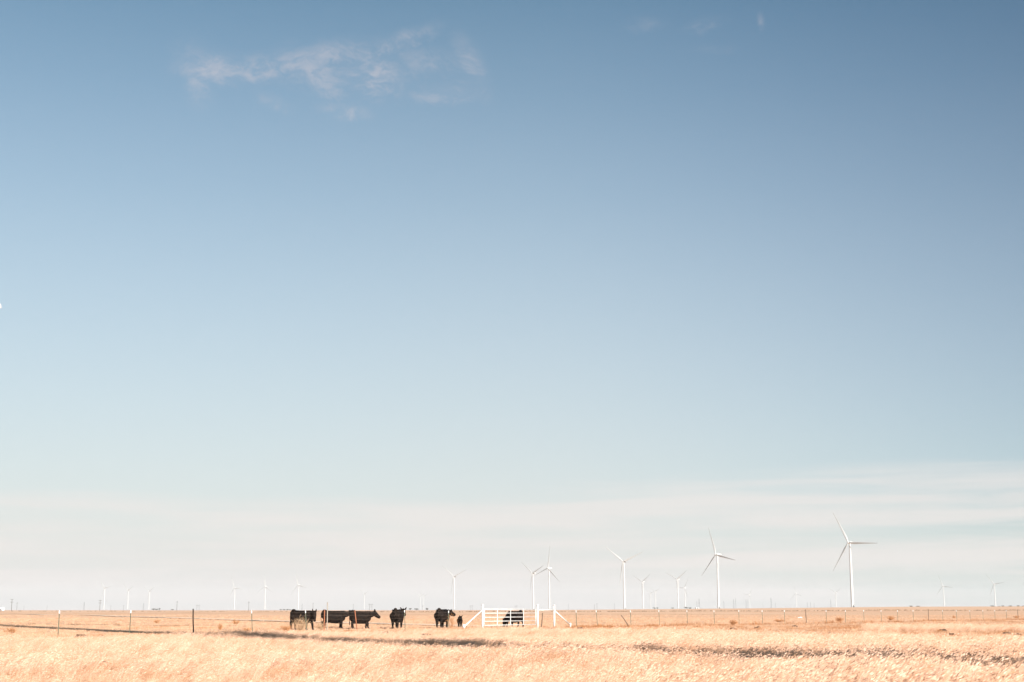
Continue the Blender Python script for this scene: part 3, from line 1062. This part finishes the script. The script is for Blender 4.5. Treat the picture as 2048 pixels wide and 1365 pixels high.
def cap_post(name, px, h, r, parent):
    a = fence_off(px, -.3); b = fence_off(px, h)
    ob = pipe(name, a, b, r, parent)
    bm = bmesh.new()
    lathe(bm, [(r + .012, 0), (r + .012, .05), (r * .7, .085), (r * .2, .1)], 12)
    c = bm_obj('cap', bm, WHITE_PIPE, ob); c.location = b - parent.location
    return ob


LB = empty('gate_brace', fence_off(965)); tag(LB, 'white corner brace left of the gate, tall post with a long slanting pipe', 'gate brace', 'white pipe braces of the gate')
cap_post('gate_post', 965.3, 1.86, .088, LB)
A = fence_off(929, 0)
pipe('diagonal', fence_off(929.5, .28), fence_off(963.5, 1.46), .052, LB)
bm = bmesh.new(); lathe(bm, [(.11, -.2), (.11, .34), (.09, .40), (.03, .42)], 12)
o = bm_obj('stub_post', bm, WHITE_PIPE, LB); o.location = fence_off(928) - LB.location

RB = empty('gate_brace', fence_off(1092)); tag(RB, 'white double-post brace right of the gate, joined by a level pipe', 'gate brace', 'white pipe braces of the gate')
cap_post('gate_post', 1075.3, 1.86, .088, RB)
cap_post('brace_post', 1108.5, 1.84, .085, RB)
pipe('crossbar', fence_off(1076.5, 1.50), fence_off(1107.5, 1.50), .05, RB)
pipe('diagonal', fence_off(1109.8, 1.42), fence_off(1139.8, .28), .05, RB)
bm = bmesh.new(); lathe(bm, [(.075, -.2), (.075, .36), (.06, .41), (.02, .43)], 12)
o = bm_obj('stub_post', bm, WHITE_PIPE, RB); o.location = fence_off(1140.7) - RB.location

GT = empty('gate', fence_off(1020)); tag(GT, 'white five-bar tubular steel gate, closed, a grazing cow behind it', 'gate')
GL, GR = 968.6, 1071.6
for z in (.31, .62, .93, 1.25, 1.56):
    pipe('rail', fence_off(GL, z), fence_off(GR, z), .025, GT)
for px in (GL, GR):
    pipe('end_stile', fence_off(px, .27), fence_off(px, 1.60), .04, GT)
for px in (993.6, 1020.0, 1046.0):
    a = fence_off(px, .31); b = fence_off(px, 1.56)
    off = Vector((.045, -.045, 0)) * .6
    bm = bmesh.new(); add_box(bm, (-.035, -.006, 0), (.035, .006, 1.25))
    o = bm_obj('upright', bm, WHITE_PIPE, GT, False)
    o.location = a - GT.location + Vector((.045, -.033, 0)); o.rotation_euler = (0, 0, FYAW)
for z in (.45, 1.42):
    pipe('hinge', fence_off(965.3, z) + Vector((.05, .07, 0)), fence_off(GL, z), .03, GT)
bm = bmesh.new()
for k in range(7):
    add_tube(bm, [(0, 0, -.05 * k), (.012, .008, -.05 * k - .025), (0, 0, -.05 * k - .05)], .009, 5)
o = bm_obj('latch_chain', bm, STEEL, GT); o.location = fence_off(1072.6, 1.18) - GT.location + Vector((.02, -.05, 0))

# ------------------------------------------------------------------ dry weeds along the fence
def weed(px, py, wpx, hpx, label, seed, mat=None, n=26, twist=.5, dense=1.0):
    """a dead weed: many curved stalks with side twigs, sized in photograph pixels at its own distance"""
    r = random.Random(seed)
    d = px_ground(py)
    x = px_x(px, d)
    m = d / F * 1.02
    W, H = wpx * m, hpx * m
    bm = bmesh.new()
    th = max(.004, .006 * (d / 100)) * dense
    for _ in range(n):
        a = r.uniform(0, 2 * math.pi); q = r.random() ** .6
        tip = Vector((math.cos(a) * q * W * .5, math.sin(a) * q * W * .45, H * r.uniform(.45, 1.0) * (1 - .35 * q)))
        b = Vector((math.cos(a) * .12 * W * r.random(), math.sin(a) * .12 * W * r.random(), -.03))
        c = b.lerp(tip, .5) + Vector((r.uniform(-1, 1), r.uniform(-1, 1), r.uniform(-.2, .6))) * twist * .18 * H
        P = [b, b.lerp(c, .6) + Vector((0, 0, .02)), c, c.lerp(tip, .55) + Vector((r.uniform(-1, 1), 0, r.uniform(-1, 1))) * .05 * H, tip]
        add_tube(bm, P, [th * 1.5, th * 1.3, th, th * .8, th * .4], 3, False)
        for k in range(r.randint(3, 6)):
            s = P[r.choice((1, 2, 2, 3, 3))]
            dr = Vector((r.uniform(-1, 1), r.uniform(-1, 1), r.uniform(-.3, 1))).normalized() * r.uniform(.1, .32) * (W * .55 + H * .3)
            e = s + dr
            e.z = max(e.z, .01)
            add_tube(bm, [s, s.lerp(e, .5) + Vector((0, 0, .03 * H)), e], [th * .9, th * .7, th * .3], 3, False)
            for j in range(2):                                   # shrivelled leaves
                p = s.lerp(e, r.uniform(.4, 1)); u = Vector((r.uniform(-1, 1), r.uniform(-1, 1), r.uniform(-1, 1))) * th * 5
                v = Vector((r.uniform(-1, 1), r.uniform(-1, 1), r.uniform(-1, 1))) * th * 5
                bm.faces.new([bm.verts.new(w_) for w_ in (p, p + u, p + v)])
    o = bm_obj('dry_weed', bm, mat or STRAW, None, False)
    o.location = (x, d, gz(x, d))
    return tag(o, label, 'dry weed', 'dead weeds along the fence')


weed(601, 1263, 44, 36, 'tall straw coloured weed screening the flank and legs of the leftmost cow', 1, STRAW_PALE, 60, .8)
weed(572, 1263, 34, 16, 'low rusty weed just left of the leftmost cow', 2, STRAW, 44, .7)
weed(642, 1263, 24, 24, 'straw weed between the leftmost cow and the rust red upright pipe', 3, STRAW_PALE, 44, .7)
weed(440, 1260, 13, 16, 'narrow rusty weed spire right of the dark wooden fence post', 4, STRAW, 30, .3)
weed(472, 1250, 18, 14, 'reddish weed in the pasture left of the cows, behind the fence', 5, STRAW, 26, .7)
weed(314, 1247, 20, 10, 'small reddish weed in the pasture right of the second fence post', 6, STRAW, 22, .6)
weed(492, 1263.5, 30, 9, 'low flat rusty weed at the foot of the post left of the cows', 7, STRAW, 30, .8)
weed(22, 1268, 34, 15, 'broad rusty weed clump at the left edge of the photo', 8, STRAW, 50, .7)
weed(86, 1269, 22, 10, 'low weed clump left of the leftmost fence post in view', 9, STRAW_PALE, 30, .7)
weed(903, 1257.5, 17, 36, 'tall thin weed tangled in the fence wire beside the rear-facing cow', 10, STRAW, 22, .9)
weed(868, 1262, 16, 14, 'sparse pale weed before the hind legs of the rear-facing cow', 11, STRAW_PALE, 14, .8)
weed(1467, 1251, 20, 15, 'round rusty tumbleweed against the sixth post right of the gate', 12, STRAW, 44, .6)
weed(1679, 1244.5, 18, 14, 'round rusty tumbleweed caught left of a post on the right-hand fence', 13, STRAW, 44, .6)
weed(1782, 1241, 22, 10, 'low rust brown weed further along the right-hand fence', 14, STRAW, 36, .7)
weed(1908, 1237.5, 8, 7, 'small dark weed at the fence near the right edge', 15, STRAW, 20, .6)
weed(2033, 1237, 14, 6, 'dark low weed at the foot of the rightmost wooden post', 16, STRAW, 26, .7)
weed(1560, 1245, 30, 7, 'wide low weed patch along the fence before the small white lump', 17, STRAW, 30, .8)
weed(1394, 1256, 22, 5, 'flat weed patch left of the tumbleweed on the right-hand fence', 18, STRAW, 24, .8)
weed(1880, 1265, 12, 8, 'olive brown grass tussock before the fence near the right edge', 19, STRAW, 26, .4)
weed(700, 1265, 26, 5, 'flat rusty weed in front of the leaning rust red post', 20, STRAW, 24, .8)
weed(935, 1262.5, 26, 5, 'flat rusty weed at the foot of the gate brace stub', 21, STRAW, 24, .8)

# ------------------------------------------------------------------ dung and clods
def clod_mesh(seed):
    r = random.Random(seed)
    bm = bmesh.new()
    bmesh.ops.create_icosphere(bm, subdivisions=2, radius=1.0)
    for v in bm.verts:
        n = 1 + .25 * math.sin(v.co.x * 5 + seed) * math.cos(v.co.y * 4 + seed * 2) + r.uniform(-.09, .09)
        v.co = Vector((v.co.x * .17 * n, v.co.y * .15 * n, max(-.02, v.co.z * .085 * n)))
    me = bpy.data.meshes.new('dung_clod'); bm.to_mesh(me); bm.free(); me.materials.append(CLOD)
    return me


CL = [clod_mesh(i) for i in range(5)]
for i, (px, py, lab) in enumerate([
    (20, 1278, 'dark clod nearest the left edge, below the broad rusty weed'),
    (40, 1279.5, 'dark clod just right of the one nearest the left edge'),
    (162, 1275, 'dark clod between the first two white-tipped posts on the left'),
    (205, 1276, 'dark clod in the grass left of the second white-tipped post'),
    (330, 1270.5, 'dark clod left of the dark wooden fence post'),
    (764, 1267, 'dark left one of two touching clods left of the lone rear-facing cow'),
    (773, 1267.5, 'dark right one of two touching clods left of the lone rear-facing cow'),
    (852, 1274, 'dark clod between the two rear-facing cows, nearer the camera'),
    (972, 1288.5, 'dark clod beyond the long shadow, below the left gate post'),
    (945, 1292.5, 'dark clod at the far rim of the long shadow, below the gate brace'),
    (795, 1302.5, 'dark flat clod near side of the long shadow, below the lone rear-facing cow'),
    (895, 1317, 'dark clod in the foreground grass below the weed-tangled cow'),
    (1018, 1259.5, 'dark clod on the pale track under the middle of the gate'),
    (1101, 1258.5, 'dark clod at the foot of the second post of the double-post brace'),
    (1125, 1260, 'dark clod under the diagonal pipe right of the gate'),
    (1517, 1256.5, 'dark upper one of two clods right of the tumbleweed'),
    (1513, 1258, 'dark lower one of two clods right of the tumbleweed'),
    (1664, 1268.5, 'dark clod right of and below the dark wooden post right of the gate'),
    (1784, 1273, 'dark clod below the low rust brown weed on the right'),
    (1885, 1264, 'dark clod beside the olive brown tussock near the right edge'),
    (75, 1305, 'dark clod in the left foreground below the first white-tipped post'),
    (395, 1312, 'dark clod in the foreground below the dark wooden post'),
    (200, 1331, 'dark lowest clod in the left foreground'),
    (1396, 1262.5, 'dark clod on the track left of the round tumbleweed'),
    (1465, 1259, 'dark clod just below the round tumbleweed'),
    (1590, 1254, 'dark clod below the small white lump'),
    (1903, 1272, 'dark clod below the small dark weed near the right edge'),
    (2015, 1270, 'dark left one of two clods close to the right edge'),
    (2036, 1272, 'dark right one of two clods close to the right edge'),
    (1037, 1291, 'dark clod left of the pair beyond the shadow below the gate'),
    (1096, 1288, 'dark left one of a pair beyond the shadow, below the double-post brace'),
    (1111, 1288, 'dark right one of a pair beyond the shadow, below the double-post brace'),
    (1160, 1259, 'dark clod at the first fence post right of the gate'),
]):
    d = px_ground(py); x = px_x(px, d)
    o = mesh_obj('dung_clod', CL[i % 5])
    s = random.uniform(1.0, 1.9) * (1.0 if d > 60 else .8)
    o.location = (x, d, gz(x, d) + .02); o.rotation_euler = (0, 0, random.uniform(0, 6)); o.scale = (s * 1.3, s, s)
    tag(o, lab, 'clod', 'dark clods scattered in the grass')

bm = bmesh.new()
bmesh.ops.create_icosphere(bm, subdivisions=3, radius=1.0)
for v in bm.verts:
    v.co = Vector((v.co.x * .46 + .05 * math.sin(v.co.z * 4), v.co.y * .3, max(-.05, v.co.z * .17 + .06 * math.sin(v.co.x * 5))))
o = bm_obj('white_sack', bm, WHITE_PIPE)
d = px_ground(1236.2); x = px_x(1600, d); o.location = (x, d, gz(x, d) + .03)
tag(o, 'small white lump lying in the pasture just left of a dark wooden fence post', 'white sack')

# ------------------------------------------------------------------ power poles far off
def pole_parts(kind):
    parts = []
    if kind == 'double':
        bm = bmesh.new(); add_tube(bm, [(0, 0, -1), (0, 0, 13)], [.30, .22], 8); parts.append(('mast', bm, POLE_WOOD))
        for z, w in ((12.5, 1.9), (9.6, 2.0)):
            bm = bmesh.new(); add_box(bm, (-w, -.19, z - .12), (w, -.07, z + .2)); parts.append(('crossarm', bm, POLE_WOOD))
        for z, w in ((12.5, 1.9), (9.6, 2.0)):
            for u in (-.95, -.5, .5, .95):
                bm = bmesh.new(); lathe(bm, [(.05, 0), (.11, .08), (.06, .16), (.11, .24), (.04, .32)], 6)
                for v in bm.verts: v.co += Vector((u * w, -.13, z + .12))
                parts.append(('insulator', bm, GREY_STEEL))
    elif kind == 'single':
        bm = bmesh.new(); add_tube(bm, [(0, 0, -1), (0, 0, 13)], [.28, .2], 8); parts.append(('mast', bm, POLE_WOOD))
        bm = bmesh.new(); add_box(bm, (-1.7, -.18, 11.2), (1.7, -.06, 11.4)); parts.append(('crossarm', bm, POLE_WOOD))
        for u in (-1.5, -.6, .6, 1.5):
            bm = bmesh.new(); lathe(bm, [(.05, 0), (.11, .08), (.06, .16), (.04, .3)], 6)
            for v in bm.verts: v.co += Vector((u, -.12, 11.4))
            parts.append(('insulator', bm, GREY_STEEL))
    elif kind == 'frame':
        for s in (-2.6, 2.6):
            bm = bmesh.new(); add_tube(bm, [(s, 0, -1), (s, 0, 13)], [.24, .16], 8); parts.append(('mast', bm, POLE_WOOD))
        bm = bmesh.new(); add_box(bm, (-4.8, -.34, 11.0), (4.8, -.18, 11.4)); parts.append(('crossarm', bm, POLE_WOOD))
        bm = bmesh.new(); add_tube(bm, [(-2.6, .2, 6), (2.6, .2, 10.6)], .07, 5); add_tube(bm, [(2.6, .2, 6), (-2.6, .2, 10.6)], .07, 5); parts.append(('cross_brace', bm, POLE_WOOD))
        for u in (-4.5, 0, 4.5):
            bm = bmesh.new(); add_tube(bm, [(u, -.26, 11), (u, -.26, 9.8)], .1, 6); parts.append(('insulator', bm, GREY_STEEL))
    else:                                                           # lattice tower
        bm = bmesh.new()
        def half(z): return 1.7 * (1 - z / 16) + .3
        for sx in (-1, 1):
            for sy in (-1, 1):
                add_tube(bm, [(sx * half(z), sy * half(z), z) for z in (-.5, 5, 10, 13)], .1, 4)
        parts.append(('leg_frame', bm, GREY_STEEL))
        bm = bmesh.new()
        zs = [0, 2.4, 4.8, 7, 9, 10.8, 12.2, 13]
        for a, b in zip(zs, zs[1:]):
            for s in (-1, 1):
                add_tube(bm, [(-half(a), s * half(a), a), (half(b), s * half(b), b)], .055, 3, False); add_tube(bm, [(half(a), s * half(a), a), (-half(b), s * half(b), b)], .055, 3, False)
                add_tube(bm, [(s * half(a), -half(a), a), (s * half(b), half(b), b)], .055, 3, False); add_tube(bm, [(s * half(a), half(a), a), (s * half(b), -half(b), b)], .055, 3, False)
        parts.append(('lattice', bm, GREY_STEEL))
        for z, w in ((12.6, 1.5), (10.4, 2.0), (8.4, 1.6)):
            bm = bmesh.new(); add_tube(bm, [(-w, 0, z), (0, 0, z + .35), (w, 0, z)], .09, 4); parts.append(('crossarm', bm, GREY_STEEL))
    out = []
    for nm, bm, mt in parts:
        me = bpy.data.meshes.new(nm); bm.to_mesh(me); bm.free(); me.materials.append(mt); out.append((nm, me))
    return out


POLE = {k: pole_parts(k) for k in ('double', 'single', 'frame', 'lattice')}
for (px, top, kind, lab) in [
    (23.5, 1198.8, 'double', 'dark double-armed power pole nearest the left edge'),
    (34, 1204.8, 'single', 'thin power pole close right of the double-armed pole nearest the left edge'),
    (48, 1212, 'single', 'very faint short power pole, third from the left edge'),
    (94, 1211.5, 'single', 'very faint short power pole left of the first white-tipped fence post'),
    (168, 1204.8, 'lattice', 'grey lattice power tower left of the row of three turbines'),
    (200, 1201, 'double', 'dark double-armed power pole beside the first turbine of the left row'),
    (221.5, 1211.5, 'single', 'faint short pole right of the first turbine of the left row'),
    (247.5, 1210, 'single', 'faint short pole left of the middle turbine of the left row'),
    (287, 1206.6, 'lattice', 'slim grey lattice tower left of the third turbine of the left row'),
    (354, 1202.2, 'single', 'dark power pole left of the dark wooden fence post'),
    (396, 1209.5, 'frame', 'faint wide power pole frame right of the dark wooden fence post'),
    (497.5, 1203.0, 'single', 'dark power pole between the turbines left of the cows'),
    (604, 1208, 'lattice', 'faint lattice tower close right of the turbine behind the leftmost cow'),
    (626, 1206, 'single', 'dark power pole above the head of the leftmost cow'),
    (706.5, 1208.5, 'single', 'faint power pole above the long cow'),
    (741.5, 1207.5, 'frame', 'power pole frame above the head of the cow in profile'),
    (806, 1211.5, 'single', 'faint power pole right of the lone rear-facing cow'),
    (845.4, 1210.8, 'double', 'double-armed power pole between the two very faint paired turbines'),
    (942.5, 1210.8, 'frame', 'power pole frame just left of the white gate'),
    (1032, 1211, 'frame', 'power pole frame above the grazing cow and the gate'),
    (1110.5, 1211, 'single', 'power pole behind the right post of the double-post brace'),
    (1137, 1208, 'lattice', 'faint lattice tower right of the double-post brace'),
    (1189, 1209, 'single', 'faint pole, left of a close pair before the Y-bladed turbine'),
    (1194, 1206.8, 'single', 'clearer pole, right of a close pair before the Y-bladed turbine'),
    (1229, 1206.8, 'lattice', 'faint lattice tower immediately left of the Y-bladed turbine'),
    (1394, 1203, 'lattice', 'slim faint mast rising behind the small white shed'),
    (1398.5, 1198, 'lattice', 'darker taller mast just right of the small white shed'),
    (1448, 1203, 'lattice', 'faint mast right of the second tallest turbine'),
    (1467.5, 1199, 'lattice', 'left one of two tall faint masts right of the second tallest turbine'),
    (1471.5, 1197, 'lattice', 'right one of two tall faint masts right of the second tallest turbine'),
    (1492.5, 1199.5, 'lattice', 'left one of two masts left of the faint turbine beyond the second tallest one'),
    (1496, 1199, 'lattice', 'right one of two masts left of the faint turbine beyond the second tallest one'),
    (1526, 1205, 'lattice', 'short faint mast left of the darkest mast'),
    (1542.5, 1196, 'lattice', 'darkest and clearest lattice mast, halfway between the two tallest turbines'),
    (1551, 1206, 'lattice', 'short faint mast right of the darkest mast'),
    (1615, 1205, 'lattice', 'first of three short faint masts left of the tallest turbine'),
    (1621.5, 1205, 'lattice', 'second of three short faint masts left of the tallest turbine'),
    (1628.5, 1206, 'lattice', 'third of three short faint masts left of the tallest turbine'),
    (1662, 1199.8, 'lattice', 'slender mast hard left of the faint turbine beside the tallest one'),
]:
    hgt = {'double': 13, 'single': 13, 'frame': 13, 'lattice': 13}[kind]
    sc = 1.0 if kind != 'lattice' else (2.2 if px > 1300 else 1.6)
    d = 2000.0
    for _ in range(8):
        x = px_x(px, d, 8); d *= (gz(x, d) + hgt * sc - EYE) / max(2.0, px_z(top, d) - EYE)
        d = min(d, 6500)
    x = px_x(px, d, 8)
    wsc = sc if kind != 'lattice' else .75
    t = empty('power_pole' if kind != 'lattice' else 'lattice_tower', (x, d, gz(x, d)), random.uniform(-.5, .5), sc)
    tag(t, lab, 'power pole' if kind != 'lattice' else 'lattice tower', 'power poles and masts along the horizon')
    t.scale = (wsc, wsc, sc)
    for nm, me in POLE[kind]: mesh_obj(nm, me, None, t)

# ------------------------------------------------------------------ far trees and sheds
def tree_parts(seed):
    r = random.Random(seed)
    bt = bmesh.new(); bc = bmesh.new()
    add_tube(bt, [(0, 0, -.5), (.05, 0, 1.2), (-.1, .1, 2.6), (.05, 0, 4.0)], [.28, .22, .16, .06], 7)
    lobes = []
    for k in range(7):
        a = k * .9 + r.uniform(-.3, .3); rr = r.uniform(.6, 2.4)
        tip = Vector((math.cos(a) * rr, math.sin(a) * rr, r.uniform(2.3, 4.6)))
        add_tube(bt, [(0, 0, r.uniform(1.2, 2.6)), tip * .6 + Vector((0, 0, .7)), tip], [.12, .08, .03], 5)
        lobes.append((tip, r.uniform(.8, 1.5)))
    for (c, q) in lobes:
        for _ in range(150):
            v = Vector((r.gauss(0, 1), r.gauss(0, 1), r.gauss(0, .75))).normalized() * q * r.random() ** .4
            p = c + v; s = r.uniform(.14, .30)
            a = Vector((r.uniform(-1, 1), r.uniform(-1, 1), r.uniform(-1, 1))).normalized(); b = a.cross(Vector((.3, .5, .8))).normalized()
            bc.faces.new([bc.verts.new(w) for w in (p - a * s, p + b * s * .7, p + a * s, p - b * s * .7)])
    out = []
    for nm, bm, mt in (('trunk', bt, TREE_BARK), ('crown', bc, TREE_LEAF)):
        me = bpy.data.meshes.new(nm); bm.to_mesh(me); bm.free(); me.materials.append(mt); out.append((nm, me))
    return out


TP = [tree_parts(50 + i) for i in range(4)]
for i, (px, w, h, lab) in enumerate([
    (307, 7, 3.6, 'dark round tree just right of the third turbine of the left row'), (312.5, 6, 3.2, 'second dark tree touching the round one right of the left turbine row'),
    (319, 4, 4.2, 'small separate tree right of the dark pair on the left horizon'), (345, 6, 2, 'low faint tree left of the power pole before the dark wooden post'),
    (562, 5, 2.2, 'low far tree left of the leftmost cow, first of four in a line'), (568.5, 5, 2.6, 'low far tree left of the leftmost cow, second of four in a line'),
    (575, 5, 2.8, 'low far tree left of the leftmost cow, third of four in a line'), (580.5, 4, 2.4, 'low far tree hard against the rump of the leftmost cow'),
    (820.5, 6, 4, 'faint tree left of the faint turbine pair between rear-facing cows'), (833, 8, 4, 'broader faint tree under the left rotor of the faint turbine pair'), (854, 7, 4, 'faint tree just right of the faint turbine pair'),
    (1309, 6, 3.5, 'dark tree at the foot of the faint close turbine pair'), (1314.5, 5, 2.8, 'smaller dark tree right of the one under the faint turbine pair'),
    (1345.5, 4.5, 2.8, 'dark lone tree left of the overlapped small turbine'), (1372, 8, 3.6, 'wide brown tree at the foot of the smaller overlapping turbine'), (1380, 6, 3, 'brown tree right of the smaller overlapping turbine'),
    (1822, 7, 2.8, 'dark flat tree, larger of a pair right of the tallest turbine'), (1836, 6, 2.6, 'dark flat tree, smaller of a pair right of the tallest turbine'),
    (1985, 8, 3, 'dark tree at the foot of the rightmost turbine, on its left'), (1998, 4, 2.2, 'small dark tree right of the rightmost turbine'), (2006, 6, 2.4, 'low wide tree second right of the rightmost turbine'),
    (2021, 6, 2.8, 'dark tree third right of the rightmost turbine'), (2037, 7, 2.8, 'dark low tree near the right edge of the photo'), (2046, 5, 2.8, 'dark low tree cut by the right edge of the photo')]):
    d = 2350.0 + 90 * (i % 4)
    x = px_x(px, d, 3)
    z = gz(x, d)
    t = empty('far_tree', (x, d, z), i * 1.3)
    hm = h * d / F; wm = w * d / F
    t.scale = (wm / 5.4, wm / 5.4, max(.45, (hm + (.5 if px < 1700 else 0.6)) / 5.4))
    tag(t, lab, 'tree', 'dark trees on the horizon')
    for nm, me in TP[i % 4]: mesh_obj(nm, me, None, t)


def shed(px, w, d_, h, dist, label, roofmat):
    x = px_x(px, dist, 2)
    t = empty('farm_shed', (x, dist, gz(x, dist)), .3)
    tag(t, label, 'shed', 'white sheds far off')
    bm = bmesh.new(); add_box(bm, (-w / 2, -d_ / 2, -.5), (w / 2, d_ / 2, h)); bm_obj('wall', bm, WHITE_PAINT, t, False)
    bm = bmesh.new()
    e = .3
    pr = [(-d_ / 2 - e, h + .003), (0, h + d_ * .22), (d_ / 2 + e, h + .003), (d_ / 2 + e, h + .2), (0, h + d_ * .22 + .2), (-d_ / 2 - e, h + .2)]
    A = [bm.verts.new((-w / 2 - e, a, b)) for a, b in pr]; B = [bm.verts.new((w / 2 + e, a, b)) for a, b in pr]
    n = len(pr)
    for k in range(n): bm.faces.new((A[k], A[(k + 1) % n], B[(k + 1) % n], B[k]))
    for q in ((0, 1, 4, 5), (1, 2, 3, 4)):
        bm.faces.new([A[i] for i in q][::-1]); bm.faces.new([B[i] for i in q])
    bmesh.ops.recalc_face_normals(bm, faces=bm.faces)
    bm_obj('roof', bm, roofmat, t, False)
    bm = bmesh.new(); add_box(bm, (-1.4, -d_ / 2 - .05, 0), (1.4, -d_ / 2 - .003, 2.6)); bm_obj('door', bm, GREY_STEEL, t, False)


shed(1394.5, 5, 4, 1.6, 2300, 'small white shed under the slim masts left of the second tallest turbine', WHITE_PAINT)
shed(1.5, 9, 6, 2.0, 1900, 'white low shed cut by the left edge of the photo', WHITE_PAINT)

# ------------------------------------------------------------------ scrub along the far field edges
def scrub(name, rows, label):
    bm = bmesh.new()
    r = random.Random(3)
    for (a0, a1, r0, r1, step, h, dens) in rows:
        a = a0
        while a < a1:
            a += math.degrees(step / r0) * r.uniform(.4, 1.6)
            patch = math.sin(a * 3.1) + math.sin(a * 7.7 + 1) + .6 * math.sin(a * 17)
            if r.random() > dens + .22 * patch: continue
            t = (a - a0) / (a1 - a0)
            rr = r0 + (r1 - r0) * t + r.gauss(0, 5)
            x, y = rr * math.sin(R(a)), rr * math.cos(R(a))
            hh = h * r.uniform(.5, 1.4); w = h * r.uniform(.8, 2.4)
            b = Vector((x, y, gz(x, y) - .05))
            top = bm.verts.new(b + Vector((r.uniform(-.2, .2) * w, 0, hh)))
            mid = [bm.verts.new(b + Vector((math.cos(q) * w * r.uniform(.6, 1), math.sin(q) * w, hh * r.uniform(.35, .75)))) for q in (0, 1.26, 2.5, 3.77, 5.03)]
            low = [bm.verts.new(b + Vector((math.cos(q) * w * .8, math.sin(q) * w * .8, 0))) for q in (0, 1.26, 2.5, 3.77, 5.03)]
            for k in range(5):
                bm.faces.new((mid[k], mid[(k + 1) % 5], top)); bm.faces.new((low[k], low[(k + 1) % 5], mid[(k + 1) % 5], mid[k]))
    o = bm_obj(name, bm, SCRUB_MAT, None, False)
    return tag(o, label, None, None, 'stuff')


scrub('scrub', [(-26, 1.5, 1350, 1150, 1.4, .5, .45), (1.5, 26, 980, 960, .8, .5, .75), (-6, 1, 1000, 960, .9, .4, .6), (-1, 8, 520, 470, .7, .16, .4)], 'thin line of brown scrub along the far field edge')

# ------------------------------------------------------------------ air
def haze(density):
    bm = bmesh.new()
    add_box(bm, (-9400, -9400, -3), (9400, 9400, 135))
    o = bm_obj('haze', bm, None, None, False)
    m = bpy.data.materials.new('thin_haze'); m.use_nodes = True
    n, l = m.node_tree.nodes, m.node_tree.links
    n.clear()
    out = n.new('ShaderNodeOutputMaterial'); v = n.new('ShaderNodeVolumePrincipled')
    v.inputs['Color'].default_value = (.96, .945, .935, 1)
    v.inputs['Density'].default_value = density
    v.inputs['Anisotropy'].default_value = 0.0
    l.new(v.outputs[0], out.inputs['Volume'])
    o.data.materials.append(m)
    return tag(o, 'thin pale haze over the plain', None, None, 'stuff')


haze(7e-5)
